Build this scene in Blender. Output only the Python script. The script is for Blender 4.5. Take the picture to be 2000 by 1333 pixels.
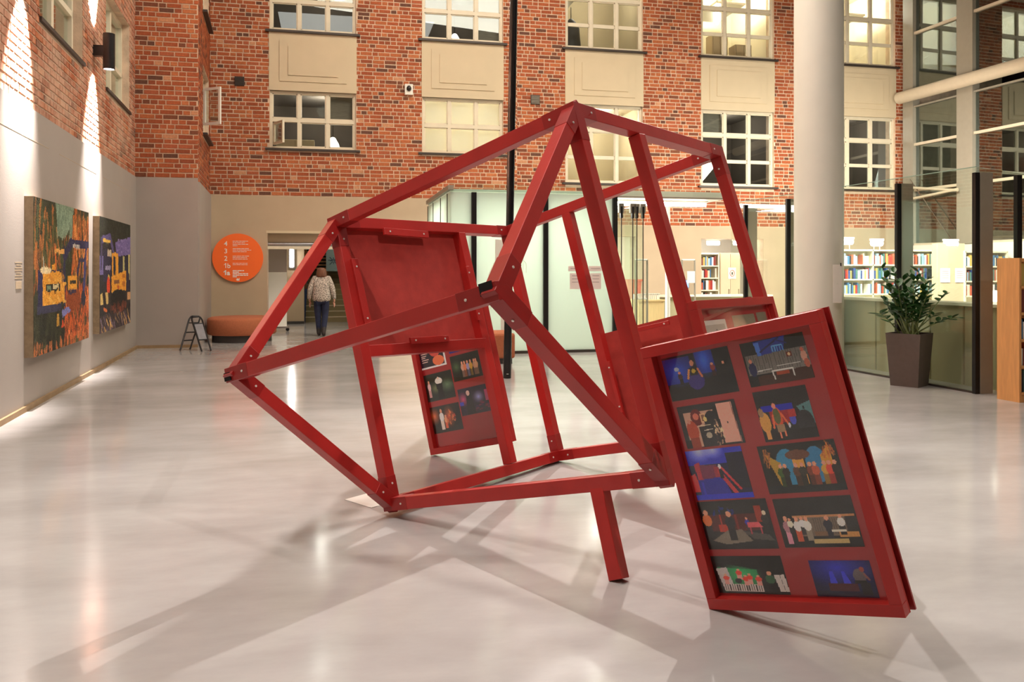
import bpy, bmesh, math, random
import numpy as np
from mathutils import Vector, Matrix, noise as mnoise
random.seed(7)
for o in list(bpy.data.objects): bpy.data.objects.remove(o, do_unlink=True)
SC = bpy.context.scene
COL = SC.collection

# ------------------------------------------------------------------ camera
FPX, CAMH, HZ, YAW = 1600.0, 1.55, 526.0, math.radians(12.43)
cd = bpy.data.cameras.new('camera'); cam = bpy.data.objects.new('camera', cd); COL.objects.link(cam)
cd.sensor_width = 36.0; cd.lens = FPX/2000*36.0; cd.shift_y = -(666.5-HZ)/2000.0
cd.clip_start = 0.05; cd.clip_end = 200
cam.location = (0, 0, CAMH); cam.rotation_euler = (math.pi/2, 0, -YAW)
SC.camera = cam
vs = SC.view_settings
vs.view_transform = 'Standard'; vs.look = 'None'; vs.gamma = 1; vs.use_curve_mapping = False
vs.exposure = 0.0

# ------------------------------------------------------------------ world + large lights
w = bpy.data.worlds.new('world'); SC.world = w; w.use_nodes = True
w.node_tree.nodes['Background'].inputs[0].default_value = (0.010, 0.012, 0.018, 1)
w.node_tree.nodes['Background'].inputs[1].default_value = 1.0

def light(kind, name, loc, target, power, color, size=0.2, size_y=None, spot=None, blend=0.5):
    l = bpy.data.lights.new(name, kind); l.energy = power; l.color = color
    if kind == 'AREA':
        l.size = size
        if size_y: l.shape = 'RECTANGLE'; l.size_y = size_y
    else: l.shadow_soft_size = size
    if kind == 'SPOT': l.spot_size = math.radians(spot); l.spot_blend = blend
    o = bpy.data.objects.new(name, l); COL.objects.link(o); o.location = loc
    d = Vector(target)-Vector(loc); o.rotation_euler = d.to_track_quat('-Z', 'Y').to_euler()
    return o
WARM = (1.0, 0.89, 0.76); NEUT = (1.0, 0.945, 0.90)
light('AREA', 'atrium_fill_light', (1.0, 4.0, 11.4), (1.0, 4.0, 0), 430, NEUT, 6, 8)  # soft ambient fill added overhead, no known fixture
light('AREA', 'atrium_fill_light', (4.0, 12.5, 11.4), (4.5, 14.5, 0), 1250, WARM, 8, 6)  # same added fill over the far part of the hall
light('SPOT', 'atrium_spot', (4.6, 16.4, 10.0), (1.5, 4.0, 0.6), 6600, NEUT, 0.04, spot=50, blend=0.8)
light('SPOT', 'atrium_spot', (9.8, 11.4, 9.2), (0.8, 4.8, 0.5), 900, (1.0, .93, .84), 0.25, spot=52, blend=0.8)
light('SPOT', 'atrium_spot', (-2.6, 3.6, 8.5), (0.9, 5.2, 1.0), 1150, (1.0, .93, .86), 0.45, spot=62, blend=0.8)
light('SPOT', 'atrium_spot', (5.2, -3.2, 9.5), (1.0, 5.4, 1.2), 1500, (1.0, .93, .86), 0.08, spot=46, blend=0.8)
light('SPOT', 'atrium_spot', (9.2, -1.5, 9.5), (7.0, 8.5, 0.4), 600, (1.0, .90, .76), 0.3, spot=62, blend=0.9)

# ------------------------------------------------------------------ pixel helpers (points on real planes)
FW = Vector((math.sin(YAW), math.cos(YAW), 0)); RT = Vector((math.cos(YAW), -math.sin(YAW), 0)); CP = Vector((0, 0, CAMH))
def ray(px, py): return FW + RT*((px-1000)/FPX) + Vector((0, 0, (HZ-py)/FPX))
def fl(px, py, z=0.0):
    r = ray(px, py); return CP + r*((z-CAMH)/r.z)
def atd(px, py, d): return CP + ray(px, py)*d
def onY(px, py, Y):
    r = ray(px, py); return CP + r*(Y/r.y)
def onplane(px, py, p0, n):
    r = ray(px, py); return CP + r*((Vector(p0)-CP).dot(n)/r.dot(n))

# ------------------------------------------------------------------ materials
def lin(c):
    c = c/255.0
    return c/12.92 if c <= 0.04045 else ((c+0.055)/1.055)**2.4
def C(r, g, b): return (lin(r), lin(g), lin(b), 1.0)
def newmat(name):
    m = bpy.data.materials.new(name); m.use_nodes = True
    nt = m.node_tree
    return m, nt, nt.nodes['Principled BSDF']
def mat(name, col, rough=0.6, metal=0.0, var=0.0, scale=8.0, bump=0.0, bscale=60.0, spec=0.5, coat=0.0, stretch=None):
    m, nt, b = newmat(name)
    b.inputs['Base Color'].default_value = col; b.inputs['Roughness'].default_value = rough
    b.inputs['Metallic'].default_value = metal; b.inputs['Specular IOR Level'].default_value = spec
    b.inputs['Coat Weight'].default_value = coat; b.inputs['Coat Roughness'].default_value = 0.1
    tc = nt.nodes.new('ShaderNodeTexCoord')
    src = tc.outputs['Object']
    if stretch:
        mp = nt.nodes.new('ShaderNodeMapping'); mp.inputs['Scale'].default_value = stretch
        nt.links.new(src, mp.inputs['Vector']); src = mp.outputs['Vector']
    if var > 0:
        n = nt.nodes.new('ShaderNodeTexNoise'); n.inputs['Scale'].default_value = scale; n.inputs['Detail'].default_value = 5
        nt.links.new(src, n.inputs['Vector'])
        r = nt.nodes.new('ShaderNodeMapRange'); r.inputs[1].default_value = 0.3; r.inputs[2].default_value = 0.7
        r.inputs[3].default_value = 1-var; r.inputs[4].default_value = 1+var
        nt.links.new(n.outputs['Fac'], r.inputs[0])
        mx = nt.nodes.new('ShaderNodeVectorMath'); mx.operation = 'SCALE'
        mx.inputs[0].default_value = col[:3]; nt.links.new(r.outputs[0], mx.inputs['Scale'])
        nt.links.new(mx.outputs[0], b.inputs['Base Color'])
    if bump > 0:
        n2 = nt.nodes.new('ShaderNodeTexNoise'); n2.inputs['Scale'].default_value = bscale; n2.inputs['Detail'].default_value = 4
        nt.links.new(src, n2.inputs['Vector'])
        bp = nt.nodes.new('ShaderNodeBump'); bp.inputs['Strength'].default_value = bump; bp.inputs['Distance'].default_value = 0.01
        nt.links.new(n2.outputs['Fac'], bp.inputs['Height']); nt.links.new(bp.outputs[0], b.inputs['Normal'])
    return m
def emis(name, col, strength):
    m, nt, b = newmat(name)
    b.inputs['Base Color'].default_value = col; b.inputs['Emission Color'].default_value = col
    b.inputs['Emission Strength'].default_value = strength
    return m
def glass(name, tint, ior=1.5, refl=1.0):
    m, nt, b = newmat(name); nt.nodes.remove(b)
    out = nt.nodes['Material Output']
    t = nt.nodes.new('ShaderNodeBsdfTransparent'); t.inputs[0].default_value = tint
    g = nt.nodes.new('ShaderNodeBsdfGlossy'); g.inputs['Roughness'].default_value = 0.0; g.inputs[0].default_value = (.95, 1, .97, 1)
    f = nt.nodes.new('ShaderNodeFresnel')
    ge = nt.nodes.new('ShaderNodeNewGeometry'); io = nt.nodes.new('ShaderNodeMix'); io.data_type = 'FLOAT'
    io.inputs[2].default_value = ior; io.inputs[3].default_value = 1/ior      # same reflection on both faces of the thin pane
    nt.links.new(ge.outputs['Backfacing'], io.inputs[0]); nt.links.new(io.outputs[0], f.inputs[0])
    mu = nt.nodes.new('ShaderNodeMath'); mu.operation = 'MULTIPLY'; mu.inputs[1].default_value = refl
    mx = nt.nodes.new('ShaderNodeMixShader')
    nt.links.new(f.outputs[0], mu.inputs[0]); nt.links.new(mu.outputs[0], mx.inputs[0])
    nt.links.new(t.outputs[0], mx.inputs[1]); nt.links.new(g.outputs[0], mx.inputs[2]); nt.links.new(mx.outputs[0], out.inputs[0])
    return m
def frosted(name, col, trans=0.5):
    m, nt, b = newmat(name); out = nt.nodes['Material Output']
    b.inputs['Base Color'].default_value = col; b.inputs['Roughness'].default_value = 0.35
    t = nt.nodes.new('ShaderNodeBsdfTranslucent'); t.inputs[0].default_value = col
    mx = nt.nodes.new('ShaderNodeMixShader'); mx.inputs[0].default_value = trans
    nt.links.new(b.outputs[0], mx.inputs[1]); nt.links.new(t.outputs[0], mx.inputs[2]); nt.links.new(mx.outputs[0], out.inputs[0])
    return m
def colmat(name, rough=0.5, noise=0.0, nscale=40.0, spec=0.4, bump=0.0):
    """colour read from the mesh's own colour attribute 'Col' (flat print, brick tints)"""
    m, nt, b = newmat(name)
    a = nt.nodes.new('ShaderNodeAttribute'); a.attribute_name = 'Col'
    b.inputs['Roughness'].default_value = rough; b.inputs['Specular IOR Level'].default_value = spec
    src = a.outputs['Color']
    if noise > 0:
        tc = nt.nodes.new('ShaderNodeTexCoord')
        n = nt.nodes.new('ShaderNodeTexNoise'); n.inputs['Scale'].default_value = nscale; n.inputs['Detail'].default_value = 4
        nt.links.new(tc.outputs['Object'], n.inputs['Vector'])
        r = nt.nodes.new('ShaderNodeMapRange'); r.inputs[1].default_value = 0.3; r.inputs[2].default_value = 0.7
        r.inputs[3].default_value = 1-noise; r.inputs[4].default_value = 1+noise
        nt.links.new(n.outputs['Fac'], r.inputs[0])
        mx = nt.nodes.new('ShaderNodeVectorMath'); mx.operation = 'SCALE'
        nt.links.new(src, mx.inputs[0]); nt.links.new(r.outputs[0], mx.inputs['Scale']); src = mx.outputs[0]
        if bump:
            bp = nt.nodes.new('ShaderNodeBump'); bp.inputs['Strength'].default_value = bump; bp.inputs['Distance'].default_value = 0.01
            nt.links.new(n.outputs['Fac'], bp.inputs['Height']); nt.links.new(bp.outputs[0], b.inputs['Normal'])
    nt.links.new(src, b.inputs['Base Color'])
    return m

def brick_material(name, wash):
    """brick tint from 'Col', plus patches of old lime residue; wash also paints in paling by light"""
    m = colmat(name, 0.85, 0.16, 22.0, 0.2, 0.5)
    nt = m.node_tree; b = nt.nodes['Principled BSDF']
    src = b.inputs['Base Color'].links[0].from_socket
    geo = nt.nodes.new('ShaderNodeNewGeometry')
    n = nt.nodes.new('ShaderNodeTexNoise'); n.inputs['Scale'].default_value = 1.6; n.inputs['Detail'].default_value = 8; n.inputs['Roughness'].default_value = 0.75
    nt.links.new(geo.outputs['Position'], n.inputs['Vector'])
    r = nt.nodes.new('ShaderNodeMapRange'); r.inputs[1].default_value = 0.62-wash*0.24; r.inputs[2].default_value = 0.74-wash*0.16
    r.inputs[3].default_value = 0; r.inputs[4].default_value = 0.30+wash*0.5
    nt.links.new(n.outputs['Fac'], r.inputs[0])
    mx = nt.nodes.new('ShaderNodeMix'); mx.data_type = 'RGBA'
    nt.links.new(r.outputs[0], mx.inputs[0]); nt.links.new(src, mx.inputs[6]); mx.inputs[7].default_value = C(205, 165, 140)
    nt.links.new(mx.outputs[2], b.inputs['Base Color'])
    return m

M = {}
M['brick'] = brick_material('brick', 0.0)
M['brick_lit_washed'] = brick_material('brick_lit_washed', 1.0)  # left wall: lime residue plus paling by light, both in the colour
M['mortar'] = mat('mortar', C(208, 182, 156), 0.9, var=0.18, scale=5, bump=0.4, bscale=40)
M['grey_plaster'] = mat('grey_plaster', C(164, 153, 144), 0.75, var=0.035, scale=1.3, bump=0.08, bscale=90)
M['taupe_plaster'] = mat('taupe_plaster', C(184, 162, 134), 0.8, var=0.04, scale=1.6, bump=0.10, bscale=80)
M['cream'] = mat('cream_plaster', C(206, 188, 156), 0.75, var=0.03, scale=2, bump=0.06)
M['frame_paint'] = mat('window_paint', C(222, 210, 184), 0.5, var=0.04, scale=6)
M['sill'] = mat('sill_metal', C(66, 58, 52), 0.5, 0.3)
M['white'] = mat('white_paint', C(232, 228, 216), 0.55, var=0.02, scale=3)
M['black'] = mat('black_paint', C(26, 24, 25), 0.35, 0.2, var=0.1)
M['pole'] = mat('pole_paint', C(22, 21, 23), 0.22, 0.1, var=0.15, scale=12)
M['steel'] = mat('steel_paint', C(150, 142, 126), 0.45, 0.0, var=0.03)
M['steel_pale'] = mat('steel_pale', C(205, 190, 165), 0.45, 0.0, var=0.03)
M['chrome'] = mat('chrome', C(200, 200, 200), 0.2, 1.0)
M['glass'] = glass('clear_glass', (.93, .97, .945, 1))
M['glass_edge'] = mat('glass_edge', C(150, 175, 160), 0.2)
M['glass_window'] = glass('window_glass', (.90, .93, .92, 1), 1.5, 1.6)
M['glass_facade'] = glass('facade_glass', (.55, .62, .60, 1), 1.9, 1.5)
M['frosted'] = frosted('frosted_glass', C(222, 232, 222), 0.45)
M['blind'] = frosted('white_blind', C(236, 232, 222), 0.5)
M['red'] = mat('red_paint', C(176, 40, 36), 0.36, var=0.10, scale=5, bump=0.06, bscale=30)
M['red_joint'] = mat('red_joint', C(150, 26, 24), 0.38, var=0.10, scale=9)
M['red_board'] = mat('red_hardboard', C(172, 54, 46), 0.9, var=0.10, scale=14, bump=0.08, bscale=120)
M['red_backing'] = mat('red_backing', C(176, 40, 44), 0.5, var=0.05, scale=4)
M['hollow'] = mat('tube_hollow_shade', C(14, 8, 8), 0.9)
M['screw'] = mat('screw_steel', C(232, 228, 220), 0.35, 0.3)
M['print'] = colmat('photo_print', 0.35)
M['paint'] = colmat('oil_paint', 0.6, 0.35, 55.0, 0.3, 0.8)
M['canvas_edge'] = mat('canvas_edge', C(150, 128, 100), 0.9, var=0.18, scale=14, bump=0.3)
M['orange_sign'] = mat('orange_sign', C(255, 112, 42), 0.45, var=0.02)
M['sign_white'] = mat('sign_white', C(250, 238, 226), 0.5)
M['wool'] = mat('wool_fabric', C(178, 104, 70), 0.95, var=0.08, scale=30, bump=0.3, bscale=200)
M['plinth'] = mat('bench_plinth', C(62, 58, 56), 0.6)
M['paper'] = mat('paper', C(240, 232, 224), 0.7, var=0.02)
M['paper_pink'] = mat('paper_pink', C(236, 218, 212), 0.7)
M['paper_ink'] = mat('paper_ink', C(170, 150, 150), 0.7)
M['oak'] = mat('oak', C(222, 160, 98), 0.5, var=0.10, scale=3, stretch=(14, 14, 1.2))
M['birch'] = mat('birch', C(224, 196, 140), 0.5, var=0.06, scale=3, stretch=(10, 10, 1.2))
M['shelf_white'] = mat('shelf_white', C(230, 224, 196), 0.5, var=0.02)
M['counter'] = mat('counter_front', C(172, 164, 128), 0.6, var=0.04, scale=2)
M['planter'] = mat('planter', C(92, 80, 74), 0.6, var=0.06, scale=20)
M['soil'] = mat('soil', C(40, 28, 22), 0.95, var=0.3, scale=40)
M['leaf'] = mat('leaf', C(46, 88, 40), 0.35, var=0.25, scale=14, coat=0.2)
M['stem'] = mat('stem', C(124, 140, 86), 0.5, var=0.15, scale=20)
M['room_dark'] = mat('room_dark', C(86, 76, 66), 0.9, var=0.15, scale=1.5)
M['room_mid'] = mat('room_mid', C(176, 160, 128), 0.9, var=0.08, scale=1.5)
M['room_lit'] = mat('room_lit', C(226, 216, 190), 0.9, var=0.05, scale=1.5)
M['lamp_white'] = emis('lamp_white', (1.0, .93, .82, 1), 14.0)
M['lamp_soft'] = emis('lamp_soft', (1.0, .92, .80, 1), 5.0)
M['lamp_hot'] = emis('lamp_hot', (1.0, .95, .90, 1), 30.0)
M['screen'] = emis('screen', (.25, .42, 1.0, 1), 1.6)
M['slat_wood'] = mat('slat_wood', C(150, 104, 52), 0.5, var=0.1)
M['dark'] = mat('dark_void', C(20, 18, 17), 0.9)
M['step'] = mat('stair_stone', C(150, 138, 102), 0.6, var=0.06, scale=3)
M['banner'] = mat('banner_blue', C(138, 162, 168), 0.7, var=0.03)
M['banner_ink'] = mat('banner_ink', C(70, 90, 110), 0.7)
M['red_plastic'] = mat('red_plastic', C(214, 60, 44), 0.4)
M['book'] = colmat('book_cloth', 0.6)
M['ceiling'] = mat('ceiling', C(120, 112, 104), 0.9)
M['skirting'] = mat('skirting', C(150, 122, 88), 0.6, var=0.15, scale=6)
M['acrylic'] = glass('acrylic', (.94, .95, .95, 1), 1.45, 2.5)
M['skin'] = mat('skin', C(206, 150, 126), 0.55, var=0.04)
M['hair'] = mat('hair', C(112, 72, 50), 0.45, var=0.35, scale=3, stretch=(30, 30, 3))
M['denim'] = mat('denim', C(30, 36, 62), 0.85, var=0.25, scale=12)
M['boot'] = mat('boot', C(44, 40, 38), 0.6, var=0.1)

# polished concrete
def concrete():
    m, nt, b = newmat('polished_concrete')
    geo = nt.nodes.new('ShaderNodeNewGeometry')
    n1 = nt.nodes.new('ShaderNodeTexNoise'); n1.inputs['Scale'].default_value = 0.9; n1.inputs['Detail'].default_value = 9; n1.inputs['Roughness'].default_value = 0.62
    mp = nt.nodes.new('ShaderNodeMapping'); mp.inputs['Rotation'].default_value = (0, 0, 0.35); mp.inputs['Scale'].default_value = (0.7, 1.6, 1)
    nt.links.new(geo.outputs['Position'], mp.inputs[0]); nt.links.new(mp.outputs[0], n1.inputs['Vector'])
    cr = nt.nodes.new('ShaderNodeValToRGB')
    cr.color_ramp.elements[0].position = 0.28; cr.color_ramp.elements[0].color = C(158, 153, 150)
    cr.color_ramp.elements[1].position = 0.72; cr.color_ramp.elements[1].color = C(188, 184, 181)
    nt.links.new(n1.outputs['Fac'], cr.inputs[0]); nt.links.new(cr.outputs[0], b.inputs['Base Color'])
    n2 = nt.nodes.new('ShaderNodeTexNoise'); n2.inputs['Scale'].default_value = 3.0; n2.inputs['Detail'].default_value = 6
    nt.links.new(geo.outputs['Position'], n2.inputs['Vector'])
    mr = nt.nodes.new('ShaderNodeMapRange'); mr.inputs[1].default_value = .3; mr.inputs[2].default_value = .7; mr.inputs[3].default_value = 0.10; mr.inputs[4].default_value = 0.17
    nt.links.new(n2.outputs['Fac'], mr.inputs[0]); nt.links.new(mr.outputs[0], b.inputs['Roughness'])
    b.inputs['Specular IOR Level'].default_value = 0.4
    return m
M['floor'] = concrete()

def shirt_material():
    m, nt, b = newmat('printed_blouse')
    tc = nt.nodes.new('ShaderNodeTexCoord')
    v = nt.nodes.new('ShaderNodeTexVoronoi'); v.inputs['Scale'].default_value = 54
    nt.links.new(tc.outputs['Object'], v.inputs['Vector'])
    cr = nt.nodes.new('ShaderNodeValToRGB'); cr.color_ramp.interpolation = 'CONSTANT'
    cr.color_ramp.elements[0].color = C(48, 42, 42); cr.color_ramp.elements[1].position = 0.42; cr.color_ramp.elements[1].color = C(198, 184, 170)
    nt.links.new(v.outputs['Distance'], cr.inputs[0]); nt.links.new(cr.outputs[0], b.inputs['Base Color'])
    b.inputs['Roughness'].default_value = 0.85
    return m
M['shirt'] = shirt_material()

# ------------------------------------------------------------------ object helpers
MW = {}
def tag(o, label=None, cat=None, group=None, kind=None):
    if label: o['label'] = label
    if cat: o['category'] = cat
    if group: o['group'] = group
    if kind: o['kind'] = kind
    return o
def empty(name, loc=(0, 0, 0), rz=0.0, parent=None):
    o = bpy.data.objects.new(name, None); o.empty_display_size = 0.1; COL.objects.link(o)
    mw = Matrix.Translation(Vector(loc)) @ Matrix.Rotation(rz, 4, 'Z')
    if parent is not None:
        o.parent = parent; loc_m = MW[parent.name].inverted() @ mw
    else: loc_m = mw
    o.location = loc_m.to_translation(); o.rotation_euler = loc_m.to_euler()
    MW[o.name] = mw
    return o
def link_mesh(name, me, parent=None, mw=None):
    """link a mesh whose vertices are in the frame mw (world matrix)"""
    o = bpy.data.objects.new(name, me); COL.objects.link(o)
    if mw is None: mw = Matrix.Identity(4)
    lm = mw
    if parent is not None:
        o.parent = parent; lm = MW[parent.name].inverted() @ mw
    o.location = lm.to_translation(); o.rotation_euler = lm.to_euler()
    MW[o.name] = mw
    return o
class MB:
    """collects boxes, bars, tubes and polygons (world coordinates) into ONE mesh"""
    def __init__(s): s.v = []; s.f = []; s.c = []; s.cur = None
    def color(s, c): s.cur = c; return s
    def add(s, vs, fs):
        b = len(s.v); s.v += [Vector(x) for x in vs]
        for f in fs: s.f.append([b+i for i in f]); s.c.append(s.cur)
        return s
    BF = [(0, 3, 2, 1), (4, 5, 6, 7), (0, 1, 5, 4), (1, 2, 6, 5), (2, 3, 7, 6), (3, 0, 4, 7)]
    def box(s, lo, hi):
        (a, b, c), (d, e, f) = lo, hi
        return s.add([(a, b, c), (d, b, c), (d, e, c), (a, e, c), (a, b, f), (d, b, f), (d, e, f), (a, e, f)], MB.BF)
    def obox(s, c, ax, ay, az, x, y, z):
        c = Vector(c); ax = ax*(x/2); ay = ay*(y/2); az = az*(z/2)
        return s.add([c-ax-ay-az, c+ax-ay-az, c+ax+ay-az, c-ax+ay-az, c-ax-ay+az, c+ax-ay+az, c+ax+ay+az, c-ax+ay+az], MB.BF)
    def bar(s, p0, p1, u, wu, wv, e0=0.0, e1=0.0):
        """square bar p0->p1; u: hint for the first section axis"""
        p0 = Vector(p0); p1 = Vector(p1); d = (p1-p0).normalized()
        p0 = p0-d*e0; p1 = p1+d*e1
        u = (u-d*u.dot(d)).normalized(); v = d.cross(u)
        return s.obox((p0+p1)/2, u, v, d, wu, wv, (p1-p0).length)
    def tube(s, pts, r, n=10, cap=True):
        pts = [Vector(p) for p in pts]; rs = r if isinstance(r, (list, tuple)) else [r]*len(pts)
        b = len(s.v); prev = None
        for i, p in enumerate(pts):
            d = (pts[min(i+1, len(pts)-1)]-pts[max(i-1, 0)]).normalized()
            if prev is None: u = d.orthogonal().normalized()
            else: u = (prev-d*prev.dot(d)); u = u.normalized() if u.length > 1e-6 else d.orthogonal().normalized()
            prev = u; v = d.cross(u)
            for k in range(n):
                a = 2*math.pi*k/n; s.v.append(p+(u*math.cos(a)+v*math.sin(a))*rs[i])
        for i in range(len(pts)-1):
            for k in range(n):
                k2 = (k+1) % n
                s.f.append([b+i*n+k, b+i*n+k2, b+(i+1)*n+k2, b+(i+1)*n+k]); s.c.append(s.cur)
        if cap:
            s.f.append([b+k for k in reversed(range(n))]); s.c.append(s.cur)
            e = b+(len(pts)-1)*n; s.f.append([e+k for k in range(n)]); s.c.append(s.cur)
        return s
    def lathe(s, c, prof, n=32):
        """profile [(r,z)] round a vertical axis at c"""
        c = Vector(c); b = len(s.v)
        for r, z in prof:
            for k in range(n):
                a = 2*math.pi*k/n; s.v.append(c+Vector((r*math.cos(a), r*math.sin(a), z)))
        for i in range(len(prof)-1):
            for k in range(n):
                k2 = (k+1) % n
                s.f.append([b+i*n+k, b+i*n+k2, b+(i+1)*n+k2, b+(i+1)*n+k]); s.c.append(s.cur)
        s.f.append([b+k for k in reversed(range(n))]); s.c.append(s.cur)
        e = b+(len(prof)-1)*n; s.f.append([e+k for k in range(n)]); s.c.append(s.cur)
        return s
    def mesh(s, name, m, mw=None, smooth=None, bevel=0.0):
        inv = mw.inverted() if mw is not None else None
        me = bpy.data.meshes.new(name)
        me.from_pydata([tuple(inv @ x if inv else x) for x in s.v], [], s.f)
        if m: me.materials.append(m)
        if any(c is not None for c in s.c):
            at = me.color_attributes.new('Col', 'FLOAT_COLOR', 'CORNER')
            buf = []
            for f, c in zip(s.f, s.c):
                buf += list(c or (1, 1, 1, 1))*len(f)
            at.data.foreach_set('color', buf)
        me.validate()
        if bevel:
            bm = bmesh.new(); bm.from_mesh(me)
            bmesh.ops.bevel(bm, geom=bm.edges[:], offset=bevel, segments=2, profile=0.5, affect='EDGES', clamp_overlap=True)
            bm.to_mesh(me); bm.free()
        if smooth is not None:
            me.shade_smooth(); me.set_sharp_from_angle(angle=math.radians(smooth))
        return me
    def build(s, name, m, parent=None, base=None, smooth=None, bevel=0.0):
        if base is None and parent is None:
            xs = [v.x for v in s.v]; ys = [v.y for v in s.v]; zs = [v.z for v in s.v]
            base = ((min(xs)+max(xs))/2, (min(ys)+max(ys))/2, min(zs))
        mw = Matrix.Translation(Vector(base)) if base is not None else MW[parent.name]
        return link_mesh(name, s.mesh(name, m, mw, smooth, bevel), parent, mw)
X, Y, Z = Vector((1, 0, 0)), Vector((0, 1, 0)), Vector((0, 0, 1))
def struct(o): return tag(o, kind='structure')

# ------------------------------------------------------------------ picture painter (flat print as colour cells)
class Pic:
    def __init__(s, w, h, bg):
        s.w, s.h = w, h; s.a = np.empty((h, w, 3), np.float32); s.a[:] = bg
        yy, xx = np.mgrid[0:h, 0:w]; s.x = (xx+.5)/w; s.y = (yy+.5)/h; s.rng = np.random.default_rng(w*1000+h)
    def m(s, mask, c, k=1.0): s.a[mask] = s.a[mask]*(1-k)+np.array(c, np.float32)*k; return s
    def rect(s, x0, y0, x1, y1, c, k=1.0): return s.m((s.x >= x0) & (s.x < x1) & (s.y >= y0) & (s.y < y1), c, k)
    def ell(s, cx, cy, rx, ry, c, k=1.0): return s.m(((s.x-cx)/rx)**2+((s.y-cy)/ry)**2 <= 1, c, k)
    def poly(s, pts, c, k=1.0):
        ins = np.zeros((s.h, s.w), bool); n = len(pts)
        for i in range(n):
            (x1, y1), (x2, y2) = pts[i], pts[(i+1) % n]
            cond = ((y1 > s.y) != (y2 > s.y))
            with np.errstate(divide='ignore', invalid='ignore'):
                ins ^= cond & (s.x < (x2-x1)*(s.y-y1)/((y2-y1) if y2 != y1 else 1e-9)+x1)
        return s.m(ins, c, k)
    def line(s, x0, y0, x1, y1, t, c, k=1.0):
        dx, dy = x1-x0, y1-y0; L = dx*dx+dy*dy
        u = np.clip(((s.x-x0)*dx+(s.y-y0)*dy)/L, 0, 1)
        return s.m((s.x-x0-u*dx)**2+(s.y-y0-u*dy)**2 < t*t, c, k)
    def glow(s, cx, cy, rx, ry, c, k=1.0):
        d = np.clip(1-np.sqrt(((s.x-cx)/rx)**2+((s.y-cy)/ry)**2), 0, 1)*k
        s.a[:] = s.a*(1-d[..., None])+np.array(c, np.float32)*d[..., None]; return s
    def strokes(s, x0, y0, x1, y1, cols, n, ln, t, ang=90, jit=15):
        for _ in range(n):
            x, y = s.rng.uniform(x0, x1), s.rng.uniform(y0, y1); a = math.radians(ang+s.rng.uniform(-jit, jit)); l = ln*s.rng.uniform(.4, 1)
            s.line(x, y, x+math.cos(a)*l, y+math.sin(a)*l, t, cols[s.rng.integers(len(cols))], s.rng.uniform(.5, .95))
        return s
    def fig(s, x, y, h, top, leg, skin=(214, 150, 120), w=None):
        """small standing figure; y = feet"""
        w = w or h*.22
        s.rect(x-w*.4, y-h*.5, x+w*.4, y, leg); s.ell(x, y-h*.62, w*.55, h*.22, top); s.ell(x, y-h*.9, w*.28, h*.1, skin); return s
    def warp(s, k):
        """ragged, hand-painted outlines: the brush wanders a little"""
        def sm(n):
            g = s.rng.normal(0, 1, (s.h//n+3, s.w//n+3)); return np.kron(g, np.ones((n, n)))[:s.h, :s.w]
        s.x = s.x+k*(sm(3)*.6+sm(7)*.8); s.y = s.y+k*(sm(3)*.9+sm(7)*.9); return s
    def impasto(s, n, ln, t, ang=90, jit=35):
        for _ in range(n):
            i, j = s.rng.integers(s.w), s.rng.integers(s.h); c = np.clip(s.a[j, i]+s.rng.normal(0, 16), 0, 255)
            a = math.radians(ang+s.rng.uniform(-jit, jit)); x, y = (i+.5)/s.w, (j+.5)/s.h; l = ln*s.rng.uniform(.3, 1)
            s.line(x-math.cos(a)*l/2, y-math.sin(a)*l/2, x+math.cos(a)*l/2, y+math.sin(a)*l/2, t, c, .75)
        return s
    def jitter(s, k):
        s.a += s.rng.normal(0, k, (s.h, s.w, 1)).astype(np.float32); return s
    def mesh(s, name, tl, ux, uy, W, H, m, mw):
        """cells laid from tl along ux (right) and uy (down)"""
        inv = mw.inverted(); tl = Vector(tl)
        vs = [inv @ (tl+ux*(W*i/s.w)+uy*(H*j/s.h)) for j in range(s.h+1) for i in range(s.w+1)]
        n = s.w+1
        fs = [(j*n+i, (j+1)*n+i, (j+1)*n+i+1, j*n+i+1) for j in range(s.h) for i in range(s.w)]
        me = bpy.data.meshes.new(name); me.from_pydata([tuple(v) for v in vs], [], fs); me.materials.append(m)
        a = np.clip(s.a*(1.2 if m.name == 'photo_print' else 1.0), 0, 255)/255.0
        l = np.where(a <= .04045, a/12.92, ((a+.055)/1.055)**2.4)
        l = np.concatenate([l, np.ones((s.h, s.w, 1))], 2).reshape(-1, 1, 4).repeat(4, 1)
        at = me.color_attributes.new('Col', 'FLOAT_COLOR', 'CORNER'); at.data.foreach_set('color', l.astype(np.float32).ravel())
        return me

# ================================================================== SETTING
YB = 20.15                                   # back wall plane
L0 = fl(0, 828); L1 = fl(265, 680); DL = (L1-L0).normalized(); NL = Vector((DL.y, -DL.x, 0)); LLEN = (L1-L0).length
P1 = fl(1645, 722); P2 = fl(1910, 770); DP = (P2-P1).normalized()
FAC0 = Vector((15.6, YB, 0))                 # glazed facade leaves the back wall here
XPIER = onY(387, 500, 17.2).x; XC = onY(410, 500, YB).x

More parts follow.
